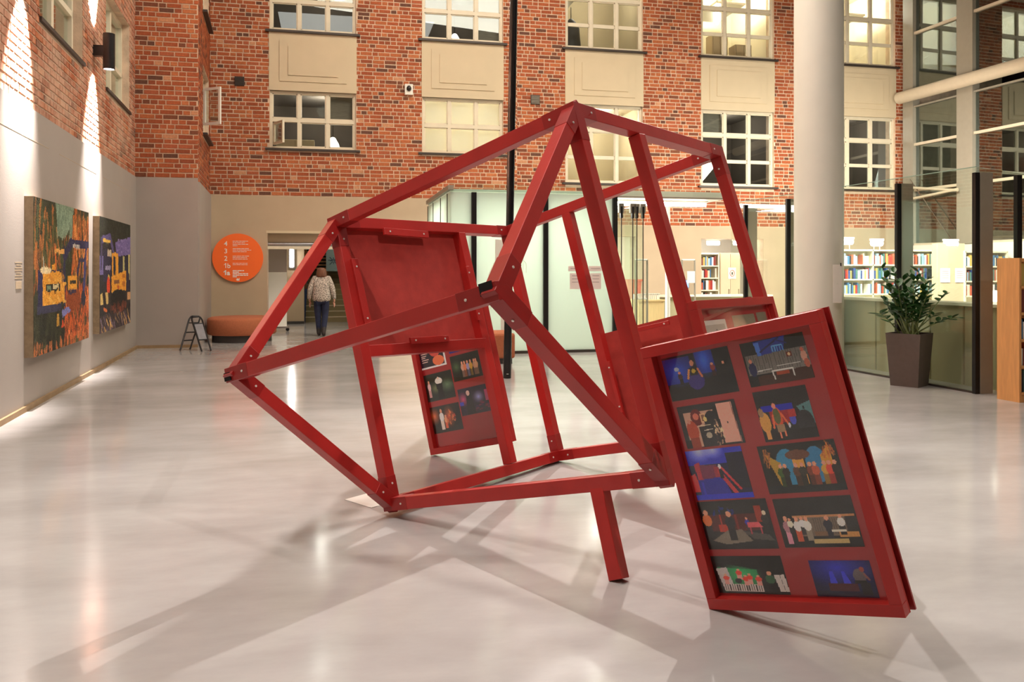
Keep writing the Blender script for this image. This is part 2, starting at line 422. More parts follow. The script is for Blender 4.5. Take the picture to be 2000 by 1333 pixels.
def holed_wall(name, mw, x0, x1, z0, z1, holes, thick, m, parent=None, front=0.0):
    """wall in its own frame (x along, y into the wall, z up) with rectangular openings and reveals"""
    xs = sorted({x0, x1, *[v for h in holes for v in h[:2] if x0 < v < x1]}); zs = sorted({z0, z1, *[v for h in holes for v in h[2:4] if z0 < v < z1]})
    mb = MB(); y0, y1 = front, thick
    def inside(x, z): return any(h[0] < x < h[1] and h[2] < z < h[3] for h in holes)
    for i in range(len(xs)-1):
        for j in range(len(zs)-1):
            a, b, c, d = xs[i], xs[i+1], zs[j], zs[j+1]
            if inside((a+b)/2, (c+d)/2): continue
            mb.add([(a, y0, c), (b, y0, c), (b, y0, d), (a, y0, d)], [(0, 1, 2, 3)])
            mb.add([(a, y1, c), (b, y1, c), (b, y1, d), (a, y1, d)], [(3, 2, 1, 0)])
    for h in holes:
        a, b, c, d = max(h[0], x0), min(h[1], x1), max(h[2], z0), min(h[3], z1)
        if a >= b or c >= d: continue
        mb.add([(a, y0, c), (a, y1, c), (a, y1, d), (a, y0, d)], [(0, 1, 2, 3)])
        mb.add([(b, y0, c), (b, y1, c), (b, y1, d), (b, y0, d)], [(3, 2, 1, 0)])
        mb.add([(a, y0, d), (b, y0, d), (b, y1, d), (a, y1, d)], [(3, 2, 1, 0)])
        if h[2] > z0: mb.add([(a, y0, c), (b, y0, c), (b, y1, c), (a, y1, c)], [(0, 1, 2, 3)])
    for (a, b, c, d) in ((x0, x0, z0, z1), (x1, x1, z0, z1)):
        mb.add([(a, y0, c), (a, y1, c), (a, y1, d), (a, y0, d)], [(0, 1, 2, 3)])
    mb.add([(x0, y0, z1), (x1, y0, z1), (x1, y1, z1), (x0, y1, z1)], [(0, 1, 2, 3)])
    return link_mesh(name, mb.mesh(name, m), parent, mw)

TINTS = [C(170, 92, 58), C(156, 82, 52), C(178, 102, 64), C(164, 88, 56), C(146, 78, 52), C(186, 112, 72), C(122, 74, 54), C(104, 70, 56), C(170, 94, 64), C(196, 140, 104)]
WTS = [16, 15, 14, 16, 10, 7, 8, 5, 9, 2]
BRICK_MESH = {}
def brick_mesh(lx, t, m):
    k = (round(lx, 3), t, m.name)
    if k not in BRICK_MESH:
        mb = MB().color(TINTS[t]); e = 0.004; h = 0.077; y0 = -0.010
        vs = [(0, 0.002, 0), (lx, 0.002, 0), (lx, 0.002, h), (0, 0.002, h), (e, y0, e), (lx-e, y0, e), (lx-e, y0, h-e), (e, y0, h-e)]
        mb.add(vs, [(4, 5, 6, 7), (0, 1, 5, 4), (1, 2, 6, 5), (2, 3, 7, 6), (3, 0, 4, 7)])
        BRICK_MESH[k] = mb.mesh('brick', m)
    return BRICK_MESH[k]
def brick_field(wall, x0, x1, z0, z1, holes, m, score, nsingle=300, course=0.0955, rseed=1):
    rng = random.Random(rseed); S, Hd, J = 0.268, 0.126, 0.018
    out = []; row = 0; z = z0
    while z+0.07 < z1:
        x = x0-rng.choice([0, 0.07, 0.14, 0.21])-rng.uniform(0, .03); k = rng.randint(0, 2)
        while x < x1:
            if row % 2 == 0: lx = S if k % 3 else Hd
            else: lx = S if k % 4 == 0 else Hd
            if rng.random() < 0.10: lx = Hd if lx == S else S
            k += 1
            a, b = x, x+lx; x = b+J
            segs = [(max(a, x0), min(b, x1))]
            for h in holes:
                if z+0.082 <= h[2] or z >= h[3]: continue
                ns = []
                for (p, q) in segs:
                    if q <= h[0] or p >= h[1]: ns.append((p, q))
                    else:
                        if p < h[0]: ns.append((p, h[0]))
                        if q > h[1]: ns.append((h[1], q))
                segs = ns
            for (p, q) in segs:
                if q-p < 0.03: continue
                # darker, burnt runs keep together as in the photo
                t = rng.choices(range(10), WTS)[0]
                if mnoise.noise(Vector((p*0.7, z*1.9, rseed*9.0))) > 0.38 and rng.random() < .55: t = rng.choice([6, 7, 4])
                out.append((p, q, z, t, abs(q-p-lx) < 1e-6, lx))
        z += course; row += 1
    full = sorted([o for o in out if o[4]], key=lambda o: score((o[0]+o[1])/2, o[2]))[:nsingle]
    fs = set(id(o) for o in full)
    mw = MW[wall.name]
    for o in full:
        b = bpy.data.objects.new('brick', brick_mesh(o[5], o[3], m)); COL.objects.link(b); b.parent = wall
        b.location = (o[0], 0, o[2]+rng.uniform(-.002, .002)); b.rotation_euler = (0, rng.uniform(-.006, .006), 0)
    mb = MB(); e = 0.004; y0 = -0.010
    for o in out:
        if id(o) in fs: continue
        a, b, z = o[0], o[1], o[2]; h = 0.077+rng.uniform(-.004, .003); yy = y0+rng.uniform(-.003, .004)
        mb.color(TINTS[o[3]])
        mb.add([(a, 0.002, z), (b, 0.002, z), (b, 0.002, z+h), (a, 0.002, z+h), (a+e, yy, z+e), (b-e, yy, z+e), (b-e, yy, z+h-e), (a+e, yy, z+h-e)],
               [(4, 5, 6, 7), (0, 1, 5, 4), (1, 2, 6, 5), (2, 3, 7, 6), (3, 0, 4, 7)])
    o = link_mesh('brickwork', mb.mesh('brickwork', m), wall, mw); o['kind'] = 'stuff'
    return o

# ---- floor, ceiling, hidden outer walls
struct(MB().box((-6, -9, -0.25), (19, 34, 0)).build('floor', M['floor'], base=(0, 0, 0)))
struct(MB().box((-6, -9, 12.0), (17, 21, 12.3)).build('ceiling', M['ceiling']))
struct(MB().box((-6, -9.3, 0), (19, -9.0, 12)).build('wall_front', M['taupe_plaster']))
fd = DL
fr_end = FAC0-fd*26

# ---- back wall
WIN = [(527, 695), (825, 982), (1105, 1255), (1370, 1511), (1612, 1748)]
WX = [(onY(a, 200, YB).x, onY(b, 200, YB).x) for a, b in WIN]
ZL1 = 5.79; ZLB = [4.42, 4.42, 3.77, 3.77, 3.77]; ZU0 = 7.22; ZUT = [8.65, 8.65, 9.35, 9.35, 9.35]
holes = []
for i, (a, b) in enumerate(WX): holes += [(a, b, ZLB[i], ZUT[i])]
ZBR = 3.28; ZBR2 = 2.68; XSTEP = onY(1010, 400, YB).x
D1 = (onY(522, 500, YB).x, onY(742, 500, YB).x); ZD1 = 2.42
D2 = (onY(1369, 500, YB).x, onY(1490, 500, YB).x); ZD2 = onY(1430, 467, YB).z
D3 = (onY(1130, 500, YB).x, onY(1241, 500, YB).x); ZD3 = onY(1220, 462, YB).z
doors = [(D1[0], D1[1], -1, ZD1), (D2[0], D2[1], -1, ZD2), (D3[0], D3[1], -1, ZD3)]
MWB = Matrix.Translation((0, YB, 0))
wall_back = struct(holed_wall('wall_back', MWB, XC-0.3, 19, 0, 12, holes+doors, 0.40, M['mortar']))
XF = FAC0.x
plaster = holed_wall('plaster_base', MWB, XC-0.3, XSTEP, 0, ZBR, [doors[0]], 0.0, M['taupe_plaster'], wall_back, front=-0.022)
plaster2 = holed_wall('plaster_base', MWB, XSTEP, 19, 0, ZBR2, doors[1:], 0.0, M['taupe_plaster'], wall_back, front=-0.022)
def dep_b(x, z):  # how large a brick shows: nearest to the viewer first, inside the frame
    d = math.hypot(x, YB)
    pen = 0 if z < 7.3 else 20
    return d+pen+(3 if x > 5 else 0)
hb = [(h[0]-.012, h[1]+.012, h[2]-.05, h[3]) for h in holes]
brick_field(wall_back, XC-0.25, XSTEP, ZBR+.02, 9.6, hb, M['brick'], dep_b, 300, rseed=3)
brick_field(wall_back, XSTEP, 15.9, ZBR2+.02, 9.6, hb, M['brick'], dep_b, 0, rseed=5)
# recessed line above the entrance door: the header board of the sliding door
hd = MB().box((D1[0]-.02, YB-.034, 2.40), (D1[1], YB-.022, 2.46)); hd.build('door_header', M['cream'], wall_back)

# ---- windows of the back wall
def frame_bars(mb, a, b, z0, z1, cols, zrows, thin, y, w=0.055, t=0.09):
    """outer frame, mullions, thick transoms and thin glazing bars"""
    mb.box((a, y, z0), (b, y+t, z0+w)); mb.box((a, y, z1-w), (b, y+t, z1)); mb.box((a, y, z0+w), (a+w, y+t, z1-w)); mb.box((b-w, y, z0+w), (b, y+t, z1-w))
    for c in cols: mb.box((c-.04, y, z0+w), (c+.04, y+t, z1-w))
    for z in zrows: mb.box((a+w, y-.004, z-.045), (b-w, y+t, z+.045))
    for z in thin: mb.box((a+w, y+.02, z-.022), (b-w, y+t-.02, z+.022))
WN = 0
def make_window(a, b, z0, z1, rows, thin, room, lamps, blind=None, skip=None):
    global WN
    WN += 1
    root = struct(empty('window_%d' % WN, ((a+b)/2, YB+.1, z0)))
    wd = (b-a); cols = [a+wd/3, a+2*wd/3]; y = YB+0.06
    mb = MB(); frame_bars(mb, a, b, z0, z1, cols, rows, thin, y); mb.build('window_frame', M['frame_paint'], root, bevel=0.0)
    xe = [a+.055]+[v for c in cols for v in (c-.04, c+.04)]+[b-.055]
    bars = sorted([(z, .045) for z in rows]+[(z, .022) for z in thin]); ze = [z0+.055]
    for z, h in bars: ze += [z-h, z+h]
    ze.append(z1-.055)
    for i in range(3):
        for j in range(len(ze)//2):
            if skip == (i, j): continue
            p0, p1, q0, q1 = xe[2*i], xe[2*i+1], ze[2*j], ze[2*j+1]
            MB().box((p0-.01, y+.04, q0-.01), (p1+.01, y+.046, q1+.01)).build('pane', M['glass_window'], root)
            sm = MB()   # slim sash round every pane
            for (u0, u1, w0, w1) in ((p0, p1, q0, q0+.024), (p0, p1, q1-.024, q1), (p0, p0+.024, q0, q1), (p1-.024, p1, q0, q1)): sm.box((u0, y+.02, w0), (u1, y+.07, w1))
            sm.build('sash', M['frame_paint'], root)
            if blind and (i, j) in blind:
                for k in range(int((q1-q0)/0.045)):
                    pass
                MB().box((p0, y+.16, q0), (p1, y+.165, q1)).build('blind', blind[(i, j)], root)
    MB().box((a-.10, YB-.09, z0-.055), (b+.10, YB+.10, z0-.005)).build('window_sill', M['sill'], root)
    return root
def room_box(a, b, z0, z1, depth, m):
    """shell of the room behind a window"""
    y0, y1 = YB+.40, YB+.40+depth; a -= .3; b += .3; z0 -= .3; z1 += .2
    mb = MB()
    mb.add([(a, y1, z0), (b, y1, z0), (b, y1, z1), (a, y1, z1)], [(0, 1, 2, 3)])
    mb.add([(a, y0, z0), (a, y1, z0), (a, y1, z1), (a, y0, z1)], [(0, 1, 2, 3)])
    mb.add([(b, y0, z0), (b, y1, z0), (b, y1, z1), (b, y0, z1)], [(3, 2, 1, 0)])
    mb.add([(a, y0, z1), (b, y0, z1), (b, y1, z1), (a, y1, z1)], [(3, 2, 1, 0)])
    mb.add([(a, y0, z0), (b, y0, z0), (b, y1, z0), (a, y1, z0)], [(0, 1, 2, 3)])
    return mb
def room(a, b, z0, z1, depth, m, parent, power):
    light('POINT', 'room_fill_light', ((a+b)/2+.2, YB+1.6, z1-.15), ((a+b)/2, YB+1.6, 0), power, (1, .95, .86), .15)  # unseen point lamp added to brighten the room
    return room_box(a, b, z0, z1, depth, m).build('room_shell', m, parent)
def lamp_bar(p0, p1, label, m, r=0.05, name='fluorescent_lamp', hang=None):
    p0, p1 = Vector(p0), Vector(p1)
    root = tag(empty(name, (p0+p1)/2), label, 'lamp')
    MB().tube([p0, p1], r, 8).build('lamp_tube', m, root, smooth=40)
    MB().box((min(p0.x, p1.x)-.04, min(p0.y, p1.y)-.04, p0.z+r*.8), (max(p0.x, p1.x)+.04, max(p0.y, p1.y)+.04, p0.z+r*.8+.05)).build('lamp_housing', M['white'], root)
    if hang is not None:
        for t in (.2, .8):
            q = p0.lerp(p1, t); za, zb_ = sorted((q.z+r*.8, hang)); MB().tube([(q.x, q.y, za), (q.x, q.y, zb_)], .012, 6).build('hanger', M['steel'], root)
    return root
def bell_lamp(p, label, m):
    p = Vector(p); root = tag(empty('pendant_lamp', p), label, 'lamp')
    MB().lathe(p, [(.03, .26), (.06, .24), (.14, .10), (.17, 0.0)], 16).build('lamp_shade', m, root, smooth=50)
    MB().tube([p+Z*.26, p+Z*.7], .008, 6).build('cord', M['black'], root)
    return root
grey_blind = mat('slat_blind', C(120, 112, 100), 0.7, var=0.25, scale=6, stretch=(1, 1, 12))
ORD = ['leftmost', 'second', 'third', 'fourth', 'rightmost']
for i, (a, b) in enumerate(WX):
    zb = ZLB[i]; c = (a+b)/2
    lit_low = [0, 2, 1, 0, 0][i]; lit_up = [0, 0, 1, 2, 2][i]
    rows = [(zb+ZL1)/2] if i < 2 else [5.14]; thin = [] if i < 2 else [4.44]
    bl = None
    if i == 1: bl = {(p, q): M['blind'] for p in range(3) for q in range(2)}
    if i == 3: bl = {(0, 2): grey_blind}
    if i == 0: bl = {(2, 1): grey_blind}
    wlo = make_window(a, b, zb, ZL1, rows, thin, None, None, bl, skip=(0, 0) if i == 0 else None)
    rows = [ZU0+.72] if i < 2 else [ZU0+1.30]; thin = [] if i < 2 else [ZU0+.62]
    bl = {(2, 0): grey_blind, (2, 1): grey_blind} if i == 1 else None
    wup = make_window(a, b, ZU0, ZUT[i], rows, thin, None, None, bl)
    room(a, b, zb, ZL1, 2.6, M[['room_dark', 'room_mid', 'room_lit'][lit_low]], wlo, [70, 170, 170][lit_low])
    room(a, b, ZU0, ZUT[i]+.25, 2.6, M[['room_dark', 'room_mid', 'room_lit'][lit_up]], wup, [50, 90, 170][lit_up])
    # cream parapet panel with two stepped rectangles
    pn = holed_wall('parapet_panel', MWB, a-.02, b+.02, ZL1, ZU0-.05, [], 0.1, M['cream'], wall_back, front=-0.025)
    for k, (ins, pr) in enumerate(((.22, .02), (.42, .04))):
        x0, x1, z0, z1 = a+ins, b-ins, ZL1+.06+ins*.72, ZU0-.11-ins*.62
        MB().box((x0, YB-.025-pr, z0), (x1, YB-.02, z1)).build('panel_moulding', M['cream'], wall_back)

def win_lamp(i, upper, fx, z, dy, kind, m, ln=0.7):
    a, b = WX[i]; x = a+(b-a)*fx; y = YB+.6+dy
    lab = '%s glowing inside the %s %s window of the brick wall' % ('bell lamp' if kind == 'bell' else 'ceiling lamp', ORD[i], 'upper' if upper else 'lower')
    if kind == 'bell': return bell_lamp((x, y, z), lab, m)
    return lamp_bar((x, y, z), (x+ln*.5, y+ln, z), lab, m, hang=z+.25)
win_lamp(0, True, .80, 8.42, .5, 'bell', M['lamp_soft'])
win_lamp(0, False, .73, 4.60, .3, 'bell', M['lamp_soft'])
win_lamp(1, True, .47, 7.42, .4, 'bell', M['lamp_soft'])
win_lamp(1, False, .3, 5.9, .6, 'bar', M['lamp_white'], 1.2)
win_lamp(2, True, .02, 8.9, .5, 'bar', M['lamp_soft'], 1.2)
win_lamp(2, False, .35, 5.75, .6, 'bar', M['lamp_white'], 1.0)
win_lamp(3, True, .45, 8.95, .4, 'bar', M['lamp_white'], 1.6)
win_lamp(4, True, .5, 8.9, .4, 'bar', M['lamp_white'], 1.6)
win_lamp(4, False, .55, 5.35, 1.2, 'bell', M['lamp_soft'])
# dark figure-like coat stand and furniture silhouettes in the upper rooms
def cupboard(lo, hi, m, label):
    c = tag(empty('cupboard', ((lo[0]+hi[0])/2, (lo[1]+hi[1])/2, lo[2])), label, 'cupboard')
    MB().box(lo, hi).build('body', m, c, bevel=.01)
    MB().box((lo[0]+.03, lo[1]-.02, lo[2]+.05), ((lo[0]+hi[0])/2-.01, lo[1], hi[2]-.03)).build('door', m, c)
    MB().box(((lo[0]+hi[0])/2+.01, lo[1]-.02, lo[2]+.05), (hi[0]-.03, lo[1], hi[2]-.03)).build('door', m, c)
a, b = WX[3]
cupboard((a+.1, YB+.9, 6.92), (a+.42, YB+1.3, 7.62), M['counter'], 'low olive cupboard inside the fourth upper window')
cupboard((a+.75, YB+.9, 6.92), (a+1.22, YB+1.3, 8.1), M['taupe_plaster'], 'tall brown cupboard in the middle of the fourth upper window')
cupboard((a+1.45, YB+.9, 6.92), (a+1.95, YB+1.3, 7.85), M['taupe_plaster'], 'medium brown cupboard at the right of the fourth upper window')
a, b = WX[0]
cupboard((a+.15, YB+1.4, 6.92), (a+1.1, YB+1.8, 7.40), M['room_mid'], 'pale low cupboard inside the leftmost upper window')
cupboard((a+.05, YB+1.4, 4.12), (a+1.0, YB+1.8, 4.85), M['room_mid'], 'pale cupboard behind the open sash of the leftmost lower window')
a, b = WX[2]
ct = tag(empty('coat', (a+.35, YB+.75, 6.92)), 'dark coat hanging inside the third upper window', 'coat')
MB().tube([(a+.35, YB+.75, 7.02), (a+.35, YB+.75, 7.5), (a+.36, YB+.75, 7.95), (a+.36, YB+.75, 8.12), (a+.36, YB+.75, 8.2)], [.26, .27, .22, .12, .03], 12).build('cloth', M['plinth'], ct, smooth=60)
MB().tube([(a+.36, YB+.75, 8.18), (a+.36, YB+.75, 8.5)], .01, 6).build('hook', M['black'], ct)

# open casement sash of the leftmost lower window
a, b = WX[0]; zb = ZLB[0]; zm = (zb+ZL1)/2
hx = a+.09; ang = math.radians(-62)
sd = Vector((math.cos(ang), math.sin(ang), 0)); wv = .52
root = struct(empty('window_%d' % (WN+1), (hx, YB+.04, zb+.07))); WN += 1
def sash(root, p, d, wv, z0, z1, m, t=.05, wd=.055):
    n = Vector((-d.y, d.x, 0)); mb = MB()
    for (u0, u1, w0, w1) in ((0, wv, z0, z0+wd), (0, wv, z1-wd, z1), (0, wd, z0+wd, z1-wd), (wv-wd, wv, z0+wd, z1-wd)):
        mb.obox(p+d*((u0+u1)/2)+Z*((w0+w1)/2), d, n, Z, u1-u0, t, w1-w0)
    mb.build('sash', m, root)
    MB().obox(p+d*(wv/2)+Z*((z0+z1)/2), d, n, Z, wv-wd*2+.01, .006, z1-z0-wd*2+.01).build('pane', M['glass_window'], root)
sash(root, Vector((hx, YB+.04, 0)), sd, wv, zb+.08, zm-.08, M['frame_paint'])

# ---- left wall
RZL = math.atan2(DL.y, DL.x)
MWL = Matrix.Translation(L0) @ Matrix.Rotation(RZL, 4, 'Z')
ZG = 3.35
lh = [(1.40, 3.62, 4.50, 6.35), (5.26, 7.46, 4.50, 6.12), (-2.6, -.4, 4.5, 6.3)]
wall_left = struct(holed_wall('wall_left', MWL, -19, LLEN+.6, 0, 12, lh, 0.35, M['mortar']))
holed_wall('plaster_base', MWL, -19, LLEN, 0, ZG, [], 0.0, M['grey_plaster'], wall_left, front=-0.03)
brick_field(wall_left, -1.4, LLEN, ZG+.01, 7.0, [(h[0], h[1], h[2]-.06, h[3]) for h in lh], M['brick_lit_washed'], lambda x, z: (abs(x)+max(0, z-4.3-x*.32)*30+(30 if x < 0 else 0)), 300, rseed=8)
# seams of the plaster boards
for k in range(3):
    MB().obox(MWL @ Vector((.6+2.7*k, -.0305, 3.0-.0)), DL, NL, Z, 2.2, .002, .006).build('board_seam', M['taupe_plaster'], wall_left)
bb = MB().obox(MWL @ Vector((LLEN/2-4, -.045, .03)), DL, NL, Z, LLEN+8, .03, .06); struct(bb.build('baseboard_left', M['skirting']))
for k, h in enumerate(lh[:2]):
    WN += 1
    root = struct(empty('window_%d' % WN, MWL @ Vector(((h[0]+h[1])/2, .12, h[2])), RZL))
    mw = MW[root.name]; x0, x1, z0, z1 = -(h[1]-h[0])/2, (h[1]-h[0])/2, 0, h[3]-h[2]
    mb = MB(); wf = .08
    for (u0, u1, w0, w1) in ((x0, x1, z0, z0+wf), (x0, x1, z1-wf, z1), (x0, x0+wf, z0, z1), (x1-wf, x1, z0, z1), (-.06, .06, z0, z1), (x0, x1, z0+.62, z0+.70)):
        mb.box((u0, 0, w0), (u1, .09, w1))
    mb.v = [mw @ v for v in mb.v]; mb.build('window_frame', M['frame_paint'], root)
    for u0, u1 in ((x0+wf, -.06), (.06, x1-wf)):
        for w0, w1 in ((z0+wf, z0+.62), (z0+.70, z1-wf)):
            p = MB().box((u0-.01, .05, w0-.01), (u1+.01, .056, w1+.01)); p.v = [mw @ v for v in p.v]; p.build('pane', M['glass_window'], root)
    s = MB().box((x0-.03, -.16, -.05), (x1+.03, .02, -.002)); s.v = [mw @ v for v in s.v]; s.build('window_sill', M['sill'], root)
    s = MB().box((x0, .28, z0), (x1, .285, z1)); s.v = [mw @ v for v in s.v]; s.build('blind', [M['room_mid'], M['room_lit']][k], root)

# ---- pier in the far left corner
PY = 17.2
MWP = Matrix.Translation((0, PY, 0))
XPL = L1.x-.1
wall_pier = struct(holed_wall('wall_pier', MWP, XPL, XPIER, 0, 12, [], 0.02, M['mortar']))
brick_field(wall_pier, XPL, XPIER, ZG+.01, 7.3, [], M['brick'], lambda x, z: z, 300, rseed=11)
holed_wall('plaster_base', MWP, XPL, XPIER, 0, ZG, [], 0.0, M['grey_plaster'], wall_pier, front=-.03)
PD = (Vector((XC, YB, 0))-Vector((XPIER, PY, 0))); PLEN = PD.length; PD.normalize()
MWS = Matrix.Translation((XPIER, PY, 0)) @ Matrix.Rotation(math.atan2(PD.y, PD.x), 4, 'Z')
wall_side = struct(holed_wall('wall_pier_side', MWS, .025, PLEN+.1, 0, 12, [(1.0, 2.6, 4.42, 5.85), (1.0, 2.6, 7.0, 8.4)], 0.22, M['mortar']))
brick_field(wall_side, 0, PLEN, ZG-.06, 8.3, [(1.0, 2.6, 4.36, 5.85), (1.0, 2.6, 6.94, 8.4)], M['brick'], lambda x, z: x+z*.1, 300, rseed=12)
holed_wall('plaster_base', MWS, 0, PLEN, 0, ZG-.07, [], 0.0, M['grey_plaster'], wall_side, front=-.03)
struct(MB().box((XPL, PY-.045, 0), (XPIER, PY-.03, .06)).build('baseboard_pier', M['skirting']))
for k, z0 in enumerate((4.42, 7.0)):
    WN += 1
    root = struct(empty('window_%d' % WN, MWS @ Vector((1.8, .1, z0)), math.atan2(PD.y, PD.x))); mw = MW[root.name]
    mb = MB()
    for (u0, u1, w0, w1) in ((-.8, .8, 0, .08), (-.8, .8, 1.35, 1.43), (-.8, -.72, 0, 1.43), (.72, .8, 0, 1.43), (-.05, .05, 0, 1.43)): mb.box((u0, 0, w0), (u1, .08, w1))
    mb.v = [mw @ v for v in mb.v]; mb.build('window_frame', M['frame_paint'], root)
    s = MB().box((-.85, -.2, -.05), (.85, .03, -.002)); s.v = [mw @ v for v in s.v]; s.build('window_sill', M['sill'], root)
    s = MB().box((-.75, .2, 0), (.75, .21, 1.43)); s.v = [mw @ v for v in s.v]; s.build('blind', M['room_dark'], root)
    for u0, u1 in ((-.73, -.04), (.04, .73)):
        s = MB().box((u0, .04, .07), (u1, .046, 1.36)); s.v = [mw @ v for v in s.v]; s.build('pane', M['glass_window'], root)
    if k == 0:      # casement swung out into the hall
        p = MWS @ Vector((1.05, -.02, 0)); e = onY(431, 240, p.y-.25)
        d = Vector((e.x-p.x, e.y-p.y, 0)); wv = d.length; d.normalize()
        sash(root, Vector((p.x, p.y, 0)), d, wv, z0+.16, z0+.94, M['white'], .04, .05)

# ---- glazed facade at the right
wall_right = struct(empty('wall_right', FAC0))
NF = Vector((fd.y, -fd.x, 0))*-1.0
def fac(s, z=0, off=0): return FAC0-fd*s+NF*off+Z*z
def fbar(s0, s1, z0, z1, name, m, off=0.0, t=.12, parent=wall_right):
    return MB().obox(fac((s0+s1)/2, (z0+z1)/2, off), fd, NF, Z, s1-s0, t, z1-z0).build(name, m, parent)
struct(MB().obox(fac(12.9, 1.1), fd, NF, Z, 26, .15, 2.2).build('wall_right_base', M['white']))
for s0, s1 in ((.25, .62), (2.12, 2.62), (4.7, 5.1), (7.2, 7.6)):
    fbar(s0, s1, 2.2, 12, 'mullion', M['steel'], 0, .22)
edges = [.62, 2.12, 2.62, 4.7, 5.1, 7.2, 7.6, 26]
for k in range(0, 8, 2):
    for z0, z1 in ((2.25, 3.68), (3.74, 4.93), (4.99, 6.0), (6.5, 7.98), (8.04, 12)):
        fbar(edges[k]-.02, edges[k+1]+.02, z0, z1, 'pane', M['glass_facade'], 0, .012)
    for z in (2.22, 3.71, 4.96, 8.01):
        fbar(edges[k], edges[k+1], z-.035, z+.035, 'transom', M['steel_pale'], .03, .08)
fbar(.1, 26, 5.98, 6.02, 'transom', M['steel'], .02, .1)
MB().tube([fac(.3, 6.28, .28), fac(10, 6.28, .28)], .165, 20).build('steel_tube', M['steel_pale'], wall_right, smooth=40)
MB().obox(fac(12.9, 6.46, .03), fd, NF, Z, 26, .1, .10).build('transom', M['steel'], wall_right)
MB().tube([fac(.62, 4.0, .2), fac(2.1, 2.25, .2)], .012, 6).build('tie_rod', M['chrome'], wall_right)
MB().tube([fac(.62, 3.78, .25), fac(2.3, 3.55, .25)], .035, 8).build('strut', M['steel_pale'], wall_right, smooth=40)
MB().tube([fac(.62, 3.45, .25), fac(2.3, 3.58, .25)], .035, 8).build('strut', M['steel_pale'], wall_right, smooth=40)
# brick flank of the neighbouring building seen through the facade
nb = struct(MB().box((20.5, 6, -.2), (21, 26, 14)).build('wall_neighbour', mat('night_brick', C(70, 42, 36), .9, var=.2, scale=3)))

# ================================================================== THE RED HOUSE-FRAME SCULPTURE
V = {k: atd(*v) for k, v in dict(A=(1118, 219, 4.30), B=(657, 436, 5.44), C=(460, 731, 4.54), D=(969, 571, 3.40), E=(765, 984, 5.15),
     F=(1298, 931, 4.01), G=(1399, 299, 5.74), I=(990, 453, 6.89), J=(1090, 890, 6.59), K=(1560, 828, 5.45)).items()}
pd = (V['A']-V['B']+V['F']-V['E']).normalized(); rd = (V['E']-V['B']+V['F']-V['A']).normalized(); rd = (rd-pd*rd.dot(pd)).normalized()
qd = rd.cross(pd).normalized()
if qd.dot(FW) < 0: qd = -qd
BW = 0.076
frame = tag(empty('house_frame', (V['E'].x, V['E'].y, 0)), 'large red tilted house-shaped frame of square bars with photo panels', 'sculpture')
EDGES = ['AB', 'EF', 'IG', 'JK', 'CD', 'BI', 'AG', 'EJ', 'FK', 'BE', 'AF', 'IJ', 'GK', 'BC', 'CE', 'AD', 'DF']
def hint(e):
    d = (V[e[1]]-V[e[0]]).normalized()
    return pd if abs(d.dot(pd)) < .5 else qd
SCREW = MB().tube([(0, 0, 0), (0, 0, .004)], .0065, 8).mesh('screw', M['screw'])
def screw(p, n, parent):
    o = bpy.data.objects.new('screw', SCREW); COL.objects.link(o); o.parent = parent
    mw = Matrix.Translation(p) @ n.to_track_quat('Z', 'Y').to_matrix().to_4x4()
    lm = MW[parent.name].inverted() @ mw; o.location = lm.to_translation(); o.rotation_euler = lm.to_euler(); return o
def face_normals(d, u):
    u = (u-d*u.dot(d)).normalized(); v = d.cross(u); return [u, -u, v, -v]
for e in EDGES:
    p0, p1 = V[e[0]], V[e[1]]; d = (p1-p0).normalized(); u = hint(e)
    ext = BW*.5 if e != 'CD' else BW*.7
    MB().bar(p0, p1, u, BW, BW, ext*.6, ext*.6).build('beam', M['red'], frame, bevel=.003)
    # folded steel sleeve at both ends of every bar, with its screws
    for q, dd, vt in ((p0, d, e[0]), (p1, -d, e[1])):
        ln = .17 if vt not in 'D' else .19
        s0 = q-dd*(BW*.52)
        sl = MB().bar(s0, q+dd*ln, u, BW+.004, BW+.004).build('sleeve', M['red_joint'], frame, bevel=.002)
        sp = q+dd*(ln*.72)
        nrm = sorted(face_normals(d, u), key=lambda n: n.dot(CP-sp), reverse=True)
        for n in nrm[:1]: screw(sp+n*(BW/2+.0021), n, sl)
# open, hollow tube ends at the ridge, their inner shade given as black blocks
MB().obox(V['C']-qd*(BW*.52+.004)-pd*.012+rd*.008, qd, pd, rd, .008, BW*.75, BW*.6).build('tube_opening_shade', M['hollow'], frame)
MB().obox(V['D']-qd*(BW*.52+.003)-rd*.02-pd*.015, qd, pd, rd, .008, BW*.9, BW*.7).build('tube_opening_shade', M['hollow'], frame)
def stud(p0, p1, name='stud', w=BW):
    return MB().bar(p0, p1, pd if abs((p1-p0).normalized().dot(pd)) < .5 else qd, w, w).build(name, M['red'], frame, bevel=.003)
def FP(o, a, b, s, t): return V[o]+(V[a]-V[o])*s+(V[b]-V[o])*t
# stud + rail of the wall B-I-J-E, stud of the base I-G-K-J, stud of the gable A-G-K-F, leg under E-F
stud(FP('B', 'I', 'E', .66, .02), FP('B', 'I', 'E', .665, .99))
stud(FP('B', 'I', 'E', .02, .475), FP('B', 'I', 'E', .66, .495), 'rail')
stud(FP('I', 'G', 'J', .325, .02), FP('I', 'G', 'J', .335, .98))
stud(FP('A', 'G', 'F', .365, .02), FP('A', 'G', 'F', .395, .98))
legt = FP('A', 'B', 'F', .20, 1.0); legb = fl(1210, 1136, .0)
ld = (legb-legt).normalized()
MB().bar(legt, legb-ld*.009, pd, BW, BW).build('leg', M['red'], frame, bevel=.003)

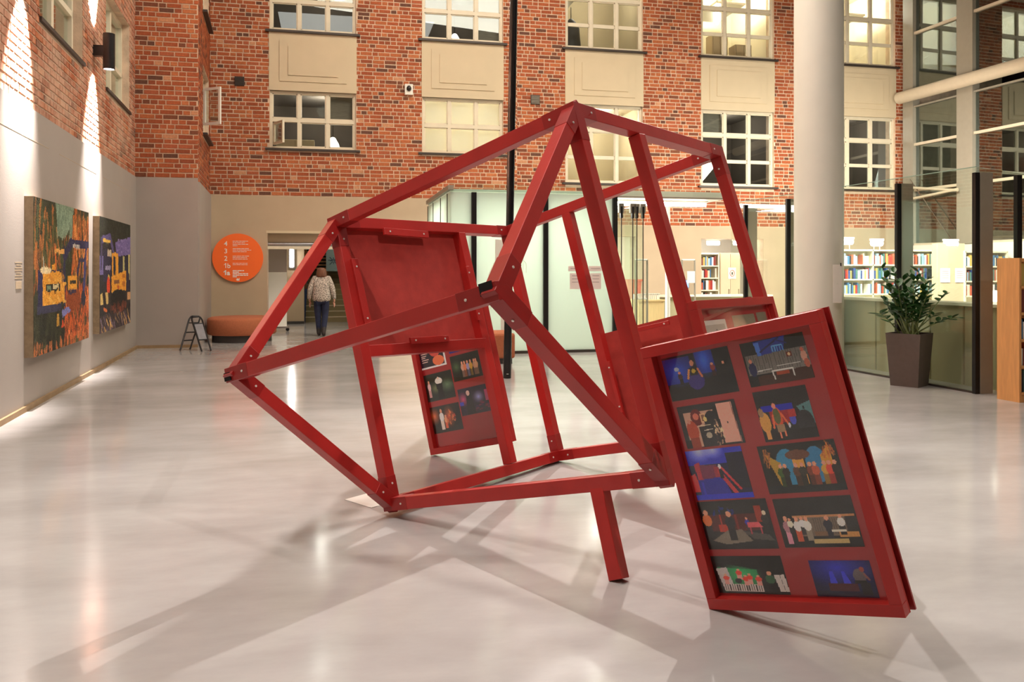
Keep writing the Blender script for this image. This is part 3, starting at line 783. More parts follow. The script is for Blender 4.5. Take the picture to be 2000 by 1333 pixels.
PW, PH = 1.22, 0.876
def panel(tl, ux, uy, W, H, nrm, photos=None, label=None, back=M['red_board'], glassy=True, fr=.05, dp=.05):
    """display panel: backing board, four frame bars, glass, prints. nrm points out of the printed side"""
    c = tl+ux*(W/2)+uy*(H/2)
    bo = MB().obox(c-nrm*(dp/2+.004), ux, uy, nrm, W, H, .012).build('display_panel', back, frame)
    if label: bo['label'] = label
    for (u, v, du, dv) in ((W/2, fr/2, W, fr), (W/2, H-fr/2, W, fr), (fr/2, H/2, fr, H-2*fr), (W-fr/2, H/2, fr, H-2*fr)):
        MB().obox(tl+ux*u+uy*v, ux, uy, nrm, du, dv, dp).build('frame_bar', M['red'], bo, bevel=.002)
    f0 = c-nrm*(dp/2-.003)
    MB().obox(f0, ux, uy, nrm, W-2*fr+.01, H-2*fr+.01, .004).build('mount', M['red_backing'], bo)
    for (pc, x, y, w_, h_) in photos or []:
        p = tl+ux*x+uy*y-nrm*(dp/2-.0065)
        link_mesh('photo', pc.mesh('photo', p, ux, uy, w_, h_, M['print'], MW[bo.name]), bo, MW[bo.name])
    if glassy:
        MB().obox(c-nrm*(dp/2-.014), ux, uy, nrm, W-2*fr+.012, H-2*fr+.012, .003).build('glass_pane', GLASSP, bo)
    return bo
GLASSP = glass('picture_glass', (.99, .99, .99, 1), 1.5, 0.7)

# ---- the prints: small stage photographs
def P(bg, w=60, h=42): return Pic(int(w*1.6), int(h*1.6), bg)
def ph1():
    p = P((10, 10, 14)); p.rect(0, .05, .42, .62, (16, 30, 120)); p.glow(.2, .35, .3, .4, (40, 90, 220)); p.rect(.5, 0, .76, .5, (14, 30, 130)); p.glow(.62, .2, .16, .45, (50, 110, 240))
    p.ell(.19, .3, .035, .05, (170, 190, 230)); p.ell(.44, .62, .12, .2, (52, 40, 120)); p.rect(.38, .32, .49, .5, (30, 30, 20)); p.line(.37, .36, .33, .55, .015, (210, 150, 80)); p.line(.5, .36, .54, .55, .015, (200, 120, 80))
    p.ell(.435, .22, .03, .07, (200, 140, 110)); p.ell(.435, .4, .03, .05, (190, 170, 60)); p.fig(.72, .58, .3, (130, 40, 40), (50, 20, 26)); p.fig(.88, .6, .3, (16, 14, 16), (12, 10, 12)); p.fig(.22, .66, .3, (60, 40, 44), (24, 20, 24)); return p.jitter(3)
def ph2():
    p = P((18, 18, 20)); p.rect(.03, .3, 1, .74, (112, 110, 106))
    for k in range(26): p.line(.05+k*.037, .3, .04+k*.038, .72, .004, (78, 78, 76))
    p.poly([(.22, .02), (.72, 0), (.66, .3), (.3, .34), (.24, .34)], (34, 52, 150)); p.poly([(.22, .04), (.3, .04), (.3, .34), (.24, .34)], (70, 120, 230)); p.line(.3, .26, .62, .02, .018, (20, 24, 80)); p.line(.55, .04, .72, .16, .014, (24, 30, 100))
    for k in range(5): p.line(.49+k*.04, .18, .49+k*.04, .3, .008, (90, 160, 240))
    p.line(.49, .18, .64, .18, .01, (90, 160, 240)); p.rect(.68, .36, .76, .47, (100, 40, 30)); p.ell(.72, .41, .022, .035, (240, 190, 150)); p.poly([(0, .8), (1, .72), (1, 1), (0, 1)], (58, 30, 20)); p.rect(.0, .74, .16, 1, (18, 16, 16))
    p.line(.1, .68, .4, .66, .01, (190, 190, 186)); p.line(.5, .62, .84, .62, .01, (190, 190, 186)); p.line(.4, .72, .72, .72, .012, (200, 200, 196)); p.line(.4, .72, .42, .9, .01, (190, 190, 186)); p.line(.72, .72, .72, .88, .01, (190, 190, 186)); p.rect(.46, .75, .66, .82, (150, 60, 30))
    p.ell(.11, .62, .06, .16, (24, 30, 76)); p.ell(.1, .43, .025, .05, (200, 130, 110)); p.ell(.93, .5, .045, .12, (200, 150, 130)); p.ell(.92, .36, .025, .05, (190, 100, 80)); p.ell(.95, .66, .04, .1, (170, 90, 70)); return p.jitter(3)
def ph3():
    p = P((40, 40, 42)); p.rect(.08, .16, .66, .98, (190, 150, 128)); p.rect(.6, .1, .68, 1, (28, 28, 30)); p.rect(.68, .04, .94, .96, (222, 160, 142)); p.line(.92, .04, .95, .97, .008, (150, 100, 90)); p.ell(.8, .5, .012, .02, (60, 40, 36))
    p.ell(.3, .3, .1, .2, (100, 24, 26)); p.ell(.29, .28, .05, .08, (200, 110, 90)); p.rect(.36, .22, .46, .44, (210, 170, 130)); p.rect(.39, .26, .44, .4, (120, 80, 60)); p.ell(.55, .52, .14, .34, (30, 28, 34)); p.rect(.3, .52, .62, .98, (38, 36, 40)); p.ell(.18, .6, .1, .24, (170, 66, 36)); p.ell(.15, .38, .03, .06, (190, 130, 110)); p.rect(.1, .76, .26, 1, (140, 52, 30))
    p.ell(.44, .36, .03, .06, (220, 190, 120)); p.line(.3, .5, .5, .5, .012, (220, 200, 170)); p.line(.38, .62, .52, .6, .01, (200, 190, 170)); p.ell(.44, .74, .05, .07, (170, 160, 140)); p.strokes(.56, .4, .68, .95, [(200, 160, 130), (60, 50, 50), (230, 200, 160)], 30, .08, .012); p.rect(0, .8, .1, 1, (20, 14, 14)); return p.jitter(4)
def ph4():
    p = P((34, 32, 34)); p.rect(.08, .3, .68, .42, (30, 34, 170)); p.rect(.22, .42, .6, .66, (150, 34, 44)); p.poly([(.74, .38), (1, .3), (1, .74), (.8, .5)], (84, 126, 130)); p.ell(.86, .42, .02, .03, (30, 40, 44)); p.ell(.84, .7, .15, .24, (44, 44, 48)); p.rect(0, .8, 1, 1, (26, 22, 24))
    p.ell(.35, .55, .09, .2, (200, 80, 44)); p.ell(.34, .52, .065, .16, (90, 92, 50)); p.ell(.33, .32, .035, .06, (230, 130, 110)); p.rect(.29, .68, .44, .84, (150, 120, 86)); p.rect(.31, .84, .34, .95, (220, 120, 90)); p.rect(.41, .82, .44, .93, (220, 120, 90)); p.line(.27, .5, .24, .74, .018, (225, 100, 60)); p.line(.43, .48, .52, .7, .018, (225, 100, 60))
    p.ell(.1, .62, .1, .2, (204, 150, 70)); p.ell(.06, .42, .05, .09, (150, 120, 90)); p.rect(.06, .78, .15, .96, (220, 150, 80)); p.ell(.62, .6, .06, .12, (70, 80, 190)); p.rect(.56, .42, .7, .56, (170, 50, 50)); p.ell(.53, .72, .02, .05, (200, 200, 210)); return p.jitter(4)
def ph5():
    p = P((16, 14, 60)); p.rect(0, 0, 1, .3, (40, 44, 180)); p.glow(.25, .02, .25, .25, (180, 190, 255)); p.glow(.5, .02, .2, .2, (170, 180, 255)); p.rect(.7, .1, 1, .8, (20, 16, 40))
    p.poly([(.1, .28), (.2, .24), (.28, .6), (.12, .6)], (170, 40, 60)); p.poly([(.2, .3), (.5, .32), (.48, .6), (.2, .58)], (110, 30, 70)); p.rect(.44, .36, .54, .58, (150, 40, 60)); p.poly([(.0, .5), (.08, .46), (.14, .84), (0, .84)], (190, 44, 50)); p.poly([(.1, .6), (.56, .56), (.66, .98), (.1, 1)], (34, 34, 150)); p.rect(.16, .64, .2, .98, (50, 50, 180)); p.line(.56, .36, .82, .82, .02, (190, 50, 60)); p.line(.52, .46, .74, .92, .035, (180, 44, 56)); p.ell(.55, .36, .025, .05, (220, 210, 230)); p.rect(.52, .42, .58, .6, (24, 20, 40)); p.rect(0, .9, 1, 1, (40, 46, 190)); return p.jitter(4)
def ph6():
    p = P((24, 24, 20)); p.ell(.35, .5, .16, .4, (50, 130, 170)); p.ell(.72, .46, .14, .36, (48, 120, 165)); p.rect(.42, .28, .56, .84, (210, 150, 60)); p.ell(.5, .24, .16, .1, (100, 60, 40)); p.poly([(.08, .18), (.26, .38), (.3, .84), (.2, .84)], (176, 140, 50)); p.poly([(.78, .3), (.9, .1), (.94, .7), (.8, .8)], (196, 140, 46)); p.strokes(.84, 0, .94, .3, [(200, 120, 50), (170, 90, 40)], 16, .2, .008); p.strokes(.06, .05, .16, .3, [(200, 120, 50), (150, 90, 40)], 14, .2, .008); p.rect(0, .84, 1, 1, (20, 26, 28))
    for x, t in ((.24, (60, 90, 40)), (.3, (40, 34, 24)), (.44, (90, 60, 40)), (.52, (50, 46, 34)), (.62, (120, 60, 40)), (.68, (180, 80, 50)), (.8, (200, 150, 50)), (.86, (210, 70, 50)), (.93, (40, 30, 26))): p.fig(x, .86, .46, t, tuple(int(v*.7) for v in t), w=.09)
    return p.jitter(4)
def ph7():
    p = P((20, 18, 20)); p.rect(.12, .28, .82, .62, (80, 26, 24)); p.strokes(.2, .12, .5, .3, [(40, 60, 150), (30, 40, 110)], 20, .06, .01); p.rect(.8, .14, .9, .46, (150, 50, 34)); p.rect(.24, .5, .42, .64, (180, 50, 30)); p.rect(.28, .28, .3, .62, (170, 60, 50)); p.rect(.5, .3, .53, .6, (120, 40, 36)); p.poly([(.1, .82), (.34, .62), (.56, .6), (.68, .84), (.3, .9)], (120, 110, 96)); p.poly([(.56, .62), (.92, .72), (.98, .84), (.7, .8)], (70, 66, 62))
    p.fig(.09, .74, .56, (210, 110, 50), (26, 24, 28)); p.fig(.42, .82, .6, (34, 34, 40), (24, 24, 28)); p.fig(.66, .62, .26, (50, 60, 170), (60, 40, 50)); p.poly([(.66, .46), (.82, .46), (.86, .56), (.66, .56)], (210, 90, 100)); p.rect(.68, .56, .7, .7, (170, 70, 80)); p.rect(.82, .56, .84, .7, (170, 70, 80)); p.fig(.92, .68, .44, (40, 34, 34), (30, 26, 26), (214, 196, 170)); return p.jitter(4)
def ph8():
    p = P((26, 24, 24), 66, 42); p.rect(.26, .38, .86, .78, (112, 98, 84))
    for k in range(20): p.line(.28+k*.03, .42, .28+k*.03, .74, .003, (84, 72, 62))
    p.rect(.2, .36, .98, .41, (186, 130, 86)); p.rect(.4, .84, .84, .93, (186, 164, 110)); p.rect(.74, .7, .98, .8, (190, 140, 80)); p.rect(.86, .42, 1, .68, (40, 36, 34))
    p.fig(.1, .92, .56, (170, 120, 130), (206, 140, 160), w=.09); p.fig(.15, .72, .32, (220, 210, 190), (30, 26, 28)); p.fig(.24, .88, .5, (226, 216, 210), (190, 80, 46), w=.09); p.fig(.31, .74, .36, (236, 230, 226), (40, 36, 36)); p.fig(.37, .86, .48, (226, 216, 206), (140, 130, 112), w=.09); p.fig(.63, .84, .46, (36, 34, 44), (30, 28, 38)); p.fig(.8, .76, .4, (220, 214, 206), (40, 38, 38)); p.rect(.66, .66, .84, .7, (216, 206, 190)); p.rect(.44, .68, .6, .78, (120, 90, 64)); return p.jitter(4)
def ph9():
    p = P((20, 20, 20)); p.poly([(.06, .3), (.62, .36), (.66, .8), (.1, .96)], (30, 120, 70)); p.glow(.4, .45, .3, .35, (50, 170, 100)); p.poly([(.04, .34), (.2, .3), (.26, .9), (.1, .94)], (190, 182, 180)); p.rect(.1, .74, .66, .94, (204, 196, 192))
    for k in range(16): p.line(.12+k*.034, .76, .12+k*.034, .92, .007, (60, 54, 54))
    p.poly([(.84, .5), (.98, .48), (1, .92), (.88, .92)], (196, 190, 186)); p.line(.92, .5, .95, .92, .004, (120, 116, 114))
    for x, y in ((.16, .72), (.36, .58), (.44, .74), (.5, .7), (.62, .74)): p.fig(x, y+.04, .28, (220, 60, 40), (210, 150, 140), w=.08)
    p.ell(.33, .66, .05, .07, (30, 28, 30)); p.fig(.78, .94, .54, (50, 90, 60), (24, 26, 26)); p.poly([(0, 0), (1, 0), (1, .45), (.6, .34), (0, .16)], (22, 22, 22)); return p.jitter(4)
def ph10():
    p = P((18, 16, 60)); p.glow(.45, .2, .7, .6, (44, 48, 190)); p.poly([(.3, .3), (.36, .3), (.4, .62), (.28, .62)], (60, 66, 210)); p.poly([(.5, .3), (.55, .3), (.62, .62), (.5, .62)], (60, 66, 210)); p.rect(.24, .62, .72, .84, (70, 20, 34)); p.rect(0, .84, 1, 1, (16, 16, 50)); p.ell(.78, .42, .1, .2, (96, 84, 90)); p.ell(.84, .24, .04, .07, (150, 70, 60)); p.rect(.68, .54, .88, .62, (16, 12, 20)); p.rect(.76, .6, .92, .92, (22, 16, 30)); p.line(.86, .36, .92, .52, .02, (130, 84, 80)); return p.jitter(4)
# ---- large panel in front: ten prints, leaning on one corner on the floor
TLp, TRp, BRp, BLp = [atd(*v) for v in ((1255, 680, 3.86), (1600, 605, 3.27), (1774, 1204, 3.16), (1390, 1188, 3.75))]
ux = (TRp-TLp+BRp-BLp).normalized(); uy = (BLp-TLp+BRp-TRp); uy = (uy-ux*uy.dot(ux)).normalized(); nr = ux.cross(uy)
if nr.dot(CP-TLp) < 0: nr = -nr
bigW, bigH = .876, 1.22
def uvp(px, py):      # pixel on the panel's print plane -> (right, down) metres
    o = TLp-nr*.045; p = onplane(px, py, o, nr)-TLp; return p.dot(ux), p.dot(uy)
quads = [((1298, 700), (1445, 740)), ((1450, 672), (1598, 718)), ((1325, 790), (1465, 860)), ((1475, 765), (1606, 840)), ((1345, 880), (1480, 945)),
         ((1485, 868), (1660, 945)), ((1368, 983), (1526, 1055)), ((1515, 972), (1692, 1053)), ((1393, 1084), (1550, 1150)), ((1585, 1093), (1722, 1152))]
# measured corner rectangles on the panel (right, down, width, height), metres
cells = []
for (tlq, brq) in [((1297, 700), (1450, 762)), ((1449, 671), (1597, 735)), ((1327, 794), (1462, 862)), ((1474, 765), (1606, 850)), ((1343, 880), (1479, 968)),
                   ((1483, 870), (1661, 953)), ((1366, 978), (1527, 1068)), ((1513, 972), (1694, 1064)), ((1392, 1083), (1550, 1158)), ((1583, 1091), (1723, 1164))]:
    a_, b_ = uvp(*tlq), uvp(*brq); cells.append((a_[0], a_[1], b_[0]-a_[0], b_[1]-a_[1]))
fns = [ph1, ph2, ph3, ph4, ph5, ph6, ph7, ph8, ph9, ph10]
panel(TLp+nr*.0, ux, uy, bigW, bigH, nr, [(f(), c[0], c[1], c[2], c[3]) for f, c in zip(fns, cells)], 'large red framed panel with ten stage photographs behind glass')
# second layer of board behind, a finger wide
MB().obox(TLp+ux*(bigW/2+.012)+uy*(bigH/2)-nr*.062, ux, uy, nr, bigW, bigH, .012).build('back_board', M['red_joint'], frame)

# ---- left panel standing on its corner outside the frame
def lph(k):
    if k == 0:
        p = P((236, 232, 226), 44, 50); p.rect(.05, .03, .95, .95, (34, 30, 44)); p.ell(.32, .2, .12, .16, (220, 110, 80)); p.ell(.66, .2, .12, .17, (230, 130, 90)); p.ell(.66, .5, .2, .2, (190, 70, 60)); p.ell(.74, .82, .2, .14, (220, 110, 70))
        for j in range(6): p.line(.18, .5+j*.06, .18+.1+.16*((j*37) % 10)/10, .5+j*.06, .012, (210, 180, 170))
        return p
    if k == 1: return P((30, 30, 120), 40, 30).glow(.5, .3, .5, .5, (50, 50, 170)).jitter(4)
    if k == 2:
        p = P((22, 26, 22)); p.glow(.16, .45, .2, .3, (70, 100, 60))
        for x, t in ((.36, (190, 150, 130)), (.44, (200, 120, 80)), (.54, (150, 150, 190)), (.64, (200, 160, 60)), (.76, (190, 150, 120)), (.82, (200, 160, 120))): p.fig(x, .9, .62, t, tuple(int(v*.6) for v in t), w=.1)
        return p.jitter(4)
    if k == 3:
        p = P((28, 34, 30)); p.glow(.8, .5, .3, .3, (100, 130, 100)); p.glow(.4, .55, .2, .25, (110, 120, 80)); p.fig(.2, .85, .62, (220, 180, 180), (190, 140, 140), w=.1); p.poly([(.5, .3), (.58, .3), (.66, .95), (.44, .95)], (16, 16, 20)); p.ell(.54, .3, .12, .12, (220, 214, 204)); p.ell(.53, .2, .03, .05, (225, 190, 170)); p.rect(.44, .4, .64, .6, (20, 20, 22)); return p.jitter(4)
    if k == 4:
        p = P((40, 30, 50)); p.glow(.14, .4, .2, .3, (190, 60, 110)); p.glow(.66, .4, .2, .25, (150, 160, 220)); p.rect(.88, .2, 1, .6, (170, 60, 110)); p.poly([(.26, .25), (.42, .22), (.5, .98), (.2, .98)], (26, 22, 30)); p.ell(.33, .2, .06, .1, (226, 180, 170)); p.rect(.0, .5, .14, .62, (60, 60, 170)); p.strokes(.5, .6, .95, .9, [(120, 30, 60), (60, 30, 80)], 20, .1, .02, 0); return p.jitter(4)
    p = P((34, 26, 22)); p.glow(.15, .35, .2, .35, (220, 110, 60)); p.glow(.62, .45, .2, .45, (200, 100, 60)); p.rect(.86, 0, 1, 1, (24, 22, 22)); p.fig(.38, .9, .78, (226, 220, 216), (216, 200, 190), w=.13); p.fig(.5, .86, .5, (220, 150, 110), (200, 90, 60), w=.1); p.strokes(.55, .2, .8, .7, [(220, 120, 70), (170, 60, 40)], 20, .1, .02); return p.jitter(4)
lbl = fl(845, 889, .004); lux = pd; luy = rd
lW, lH = .876, 1.22
ltl = lbl-luy*lH
lnr = lux.cross(luy)
if lnr.dot(CP-ltl) < 0: lnr = -lnr
def uvl(px, py):
    p = onplane(px, py, ltl-lnr*.02, lnr)-ltl; return p.dot(lux), p.dot(luy)
lc = []
for (a_, b_) in [((806, 660), (873, 712)), ((873, 668), (915, 682)), ((878, 698), (946, 733)), ((823, 736), (891, 775)), ((893, 762), (961, 802)), ((837, 798), (906, 838))]:
    p, q = uvl(*a_), uvl(*b_); lc.append((p[0], p[1], max(.1, q[0]-p[0]), max(.06, q[1]-p[1])))
panel(ltl, lux, luy, lW, lH, lnr, [(lph(k), *lc[k]) for k in range(6)], 'red framed panel with a poster and stage photographs under the hardboard')

# ---- hardboard panel in the wall B-I-J-E (its back shows), battens on the bars
def wallpanel(o, a, b, s0, t0, W, H, outward, label, photos=None):
    e1 = (V[a]-V[o]).normalized(); e2 = (V[b]-V[o]); e2 = (e2-e1*e2.dot(e1)).normalized()
    tl = FP(o, a, b, s0, t0)+outward*(BW*.5+.03)
    return e1, e2, tl
e1, e2, tl = wallpanel('B', 'I', 'E', .015, .012, PW, PH, -pd, '')
bp = panel(tl, e1, e2, 1.20, .87, -pd, None, 'plain red hardboard back of a panel, two shadows across it', glassy=False)
e1, e2, tl = wallpanel('I', 'G', 'J', .335, .545, PW, PH, qd, '')
panel(tl, e1, e2, 1.22, .85, qd, None, 'plain red panel back low in the rear wall of the frame', glassy=False)
e1, e2, tl = wallpanel('A', 'G', 'F', .36, .555, PW, PH, pd, '')
gp = [P((206, 196, 184), 40, 34).rect(.08, .1, .92, .95, (176, 164, 150)).ell(.35, .6, .18, .3, (120, 108, 98)).ell(.72, .5, .14, .26, (120, 108, 98)).line(.52, .2, .52, .9, .02, (120, 108, 98)),  # pale greys paint in the washed-out look of the reflecting glass
      P((126, 116, 96), 40, 26).jitter(5), P((122, 112, 94), 30, 26).jitter(5)]
panel(tl, e1, e2, 1.22, .85, pd, [(gp[0], .12, .115, .32, .3), (gp[1], .55, .10, .36, .22), (gp[2], .95, .095, .17, .22)], 'red framed panel with prints greyed by glare behind reflecting glass')
def batten(o, a, b, s0, t0, s1, t1, off, w=.03):
    p0, p1 = FP(o, a, b, s0, t0), FP(o, a, b, s1, t1); d = (p1-p0).normalized(); n = off.normalized()
    bt = MB().bar(p0+n*(BW/2+.009), p1+n*(BW/2+.009), n, .018, w).build('batten', M['red'], frame, bevel=.002)
    for f in (.12, .88): screw(p0+(p1-p0)*f+n*(BW/2+.018), n, bt)
batten('B', 'I', 'E', .20, .032, .44, .038, pd, .05)
batten('B', 'I', 'E', .026, .14, .03, .39, pd, .055)
batten('B', 'I', 'E', .635, .17, .64, .40, pd, .04)
batten('B', 'I', 'E', .22, .455, .43, .462, pd, .045)
batten('I', 'G', 'J', .36, .66, .365, .87, -qd, .03)
batten('I', 'G', 'J', .50, .565, .66, .568, -qd, .03)

# ================================================================== ENTRANCE CORRIDOR BEHIND THE LEFT OPENING
YS = 24.6
cx0, cx1 = D1[0]-1.2, D1[1]+1.2
struct(MB().box((cx0-.2, YB+.4, 0), (cx0, 30, 3.4)).build('wall_corridor_left', M['white']))
struct(MB().box((cx1, YB+.4, 0), (cx1+.2, 30, 3.4)).build('wall_corridor_right', M['taupe_plaster']))
struct(MB().box((cx0, YB+.4, 2.75), (cx1, 30, 2.85)).build('ceiling_corridor', M['white']))
xw = onY(594, 500, 24.0).x
struct(MB().box((cx0, 24.0, 0), (xw, 24.2, 2.75)).build('wall_corridor_end', M['taupe_plaster']))
struct(MB().box((xw, 28.6, 0), (cx1, 28.8, 2.75)).build('wall_corridor_back', M['counter']))
struct(MB().box((cx0, 23.94, 0), (xw, 24.0, .07)).build('baseboard_corridor', M['plinth']))
light('AREA', 'corridor_ceiling_light', (-1.2, 22.2, 2.7), (-1.2, 22.2, 0), 26, (1, .93, .8), 1.6, 1.0)
light('AREA', 'stair_light', (.6, 24.8, 2.7), (.8, 26.5, .8), 9, (1, .86, .62), 1.0, .6)
st = tag(empty('staircase', (xw+1.0, YS, 0)), 'olive stone stairs rising beyond the open doorway', 'stairs')
for k in range(9):
    MB().box((xw+.02, YS+k*.30, 0), (cx1-.02, YS+k*.30+.36, (k+1)*.155)).build('step', M['step'], st)
    MB().box((xw+.02, YS+k*.30-.012, (k+1)*.155-.02), (cx1-.02, YS+k*.30, (k+1)*.155+.004)).build('nosing', M['frame_paint'] if k < 3 else M['counter'], st)
sl = tag(empty('slatted_screen', (xw+.5, 26.2, 1.5)), 'brown slatted wooden screen above the stairs', 'screen')
sx0, sx1 = onY(594, 500, 26.2).x, onY(642, 500, 26.2).x
z0, z1 = onY(620, 528, 26.2).z, onY(620, 476, 26.2).z
MB().box((sx0, 26.25, z0), (sx1, 26.27, z1+.1)).build('backing', M['dark'], sl)
for x_ in (sx0+.05, sx1-.05): MB().box((x_-.03, 26.2, .935), (x_+.03, 26.25, z1+.1)).build('post', M['slat_wood'], sl)
for k in range(8):
    zz = z0+.03+k*(z1-z0)/8
    MB().box((sx0, 26.16, zz), (sx1, 26.2, zz+.055)).build('slat', M['slat_wood'], sl)
bx0, bx1 = onY(637, 500, 25.9).x, onY(690, 500, 25.9).x
bz0, bz1 = onY(650, 530, 25.9).z, onY(650, 474, 25.9).z
bn = tag(empty('hanging_banner', ((bx0+bx1)/2, 25.9, bz0)), 'pale blue banner hanging at the right of the slatted screen', 'banner')
MB().box((bx0, 25.9, bz0), (bx1, 25.905, bz1)).build('cloth', M['banner'], bn)
for x_ in (bx0+.1, bx1-.1): MB().tube([(x_, 25.9, bz1), (x_, 25.9, 2.75)], .006, 6).build('cord', M['black'], bn)
mk = MB(); cxk, czk = bx0+.22, bz0+.32
for k in range(8):
    a_ = k*math.pi/4; d_ = Vector((math.cos(a_), 0, math.sin(a_)))
    mk.tube([Vector((cxk, 25.895, czk))+d_*.03, Vector((cxk, 25.895, czk))+d_*(.16 if k % 2 else .1)], .012, 5)
mk.tube([(cxk-.16, 25.895, czk+.02), (cxk+.3, 25.895, czk+.02)], .012, 5)
mk.build('printed_mark', M['banner_ink'], bn)
MB().box((bx0+.05, 25.894, bz1-.2), (bx0+.2, 25.899, bz1-.06)).build('printed_square', M['banner_ink'], bn)
# wall light
wl0 = onY(569, 486, 23.9); wl1 = onY(569, 523, 23.9)
wl = tag(empty('wall_lamp', (wl0.x, 23.95, wl1.z)), 'upright white tube lamp on the corridor wall', 'lamp')
MB().box((wl0.x-.07, 23.93, wl1.z-.02), (wl0.x+.09, 24.0, wl0.z+.03)).build('lamp_housing', M['plinth'], wl)
MB().tube([(wl0.x+.01, 23.91, wl1.z+.02), (wl0.x+.01, 23.91, wl0.z-.02)], .055, 12).build('lamp_tube', M['lamp_hot'], wl, smooth=40)
# sliding door rail
dr = struct(empty('door_1', (D1[0], YB+.2, 2.1)))
zt = onY(600, 473, YB).z
MB().tube([(D1[0], YB+.16, zt-.05), (D1[1], YB+.16, zt-.05)], .05, 12).build('door_rail', M['chrome'], dr, smooth=40)
MB().box((D1[0], YB+.2, zt), (D1[1], YB+.3, ZD1)).build('door_head', M['taupe_plaster'], dr)
MB().box((D1[0], YB+.13, zt-.17), (D1[1], YB+.2, zt-.10)).build('door_track', M['frame_paint'], dr)
MB().tube([(onY(628, 478, YB).x, YB+.1, zt-.06), (onY(628, 478, YB).x, YB+.12, zt-.06)], .07, 16).build('sensor_eye', M['black'], dr)
# movable white partition on castors
mx0, mx1 = onY(523, 500, 21.2).x, onY(560, 500, 21.2).x; mz0, mz1 = .12, onY(540, 487, 21.2).z; mzm = onY(540, 532, 21.2).z
mp = tag(empty('partition', ((mx0+mx1)/2, 21.2, 0)), 'white movable partition on castors in the doorway', 'partition')
MB().box((mx0, 21.2, mz0), (mx1, 21.26, mzm)).build('board', M['white'], mp)
MB().box((mx0, 21.2, mzm), (mx1, 21.26, mz1)).build('upper_board', M['grey_plaster'], mp)
MB().box((mx0, 21.12, .08), (mx1+.05, 21.34, .12)).build('foot_rail', M['chrome'], mp)
for x_ in (mx0+.05, mx1+.02): MB().tube([(x_, 21.2, .045), (x_, 21.24, .045)], .045, 12).build('castor', M['black'], mp, smooth=40)

# ================================================================== GLASS BOX AND LIBRARY
YG = 14.64; ZG0 = 2.94
bxl = onY(880, 500, YG).x
gw = struct(empty('wall_glass_box', (bxl, YG, 0)))
px_ = [bxl]+[onY(p, 500, YG).x for p in (925, 1065, 1200)]+[onY(1426, 500, YG).x]
for k in range(3):
    MB().box((px_[k]+.005, YG, .05), (px_[k+1]-.005, YG+.014, ZG0)).build('frosted_pane', M['frosted'], gw)
for k in (1, 2, 3):
    MB().box((px_[k]-.045, YG-.06, 0), (px_[k]+.045, YG+.12, ZG0)).build('post', M['black'], gw, bevel=.004)
MB().box((bxl, YG-.02, 0), (px_[3], YG+.05, .05)).build('floor_channel', M['sill'], gw)
YGB = 18.1
sidec = [bxl, bxl]
for (y0, y1) in ((YG, YG+.35), (YG+.36, YG+1.3), (YG+1.31, YG+2.5), (YG+2.51, YGB)):
    MB().box((bxl-.007, y0+.01, .05), (bxl+.007, y1-.01, ZG0)).build('frosted_pane', M['frosted'], gw)
    MB().box((bxl-.02, y1-.012, 0), (bxl+.02, y1+.012, ZG0)).build('glazing_bar', M['sill'], gw)
MB().box((bxl-.05, YG-.05, ZG0+.04), (bxl+.05, YGB, ZG0+.12)).build('edge_beam', M['steel'], gw)
MB().box((bxl, YG-.006, ZG0), (px_[4], YG+.006, ZG0+.16)).build('clear_pane', M['glass'], gw)
rf = struct(MB().box((bxl, YG+.02, ZG0+.02), (px_[3], YGB, ZG0+.06)).build('ceiling_glass_box', M['frosted']))
struct(MB().box((px_[3], YG+.05, ZG0-.02), (px_[4], 16.9, ZG0+.10)).build('ceiling_glass_porch', M['white']))
MB().box((px_[3], YG-.02, ZG0-.04), (px_[4], YG+.04, ZG0-.01)).build('door_track', M['steel'], gw)
light('AREA', 'glass_box_light', ((bxl+px_[3])/2, 16.4, ZG0-.02), ((bxl+px_[3])/2, 16.4, 0), 420, (1, .97, .90), 2.6, 2.2)
lamp_bar((px_[3]+.15, 15.3, ZG0-.09), (px_[4]-.2, 15.3, ZG0-.09), 'long white lamp under the glass porch ceiling', M['lamp_white'], .045)
# sliding clear door leaves parked at the left of the entrance
for k, p in enumerate((1210, 1232, 1240, 1252)):
    q = onY(p, 500, YG+.2)
    dl = tag(empty('glass_door_leaf', (q.x, YG+.2, 0)), ['clear glass door leaf next to the black post', 'second glass door leaf from the black post', 'third glass door leaf from the black post', 'clear glass door leaf farthest from the black post'][k], 'door', 'glass door leaves of the porch')
    MB().box((q.x-.006, YG+.1, .03), (q.x+.006, YG+1.1, ZG0-.2)).build('pane', M['glass'], dl)
    MB().box((q.x-.009, YG+.09, .03), (q.x+.009, YG+.10, ZG0-.3)).build('edge_seal', M['sill'], dl)
    MB().box((q.x-.05, YG+.08, ZG0-.32), (q.x+.05, YG+.16, ZG0-.14)).build('hanger', M['steel'], dl)
    MB().box((q.x-.02, YG+.07, ZG0-.42), (q.x+.02, YG+.15, ZG0-.2)).build('clamp', M['black'], dl)
pp = onY(1304, 500, 16.0)
cl = tag(empty('white_pipe', (pp.x, 16.0, 0)), 'slim white steel support inside the glass porch', 'pipe')
MB().tube([(pp.x, 16.0, 0), (pp.x, 16.0, 2.92)], .05, 16).build('shaft', M['white'], cl, smooth=40)
MB().lathe((pp.x, 16.0, 0), [(.09, 0), (.09, .02)], 16).build('foot_plate', M['white'], cl)

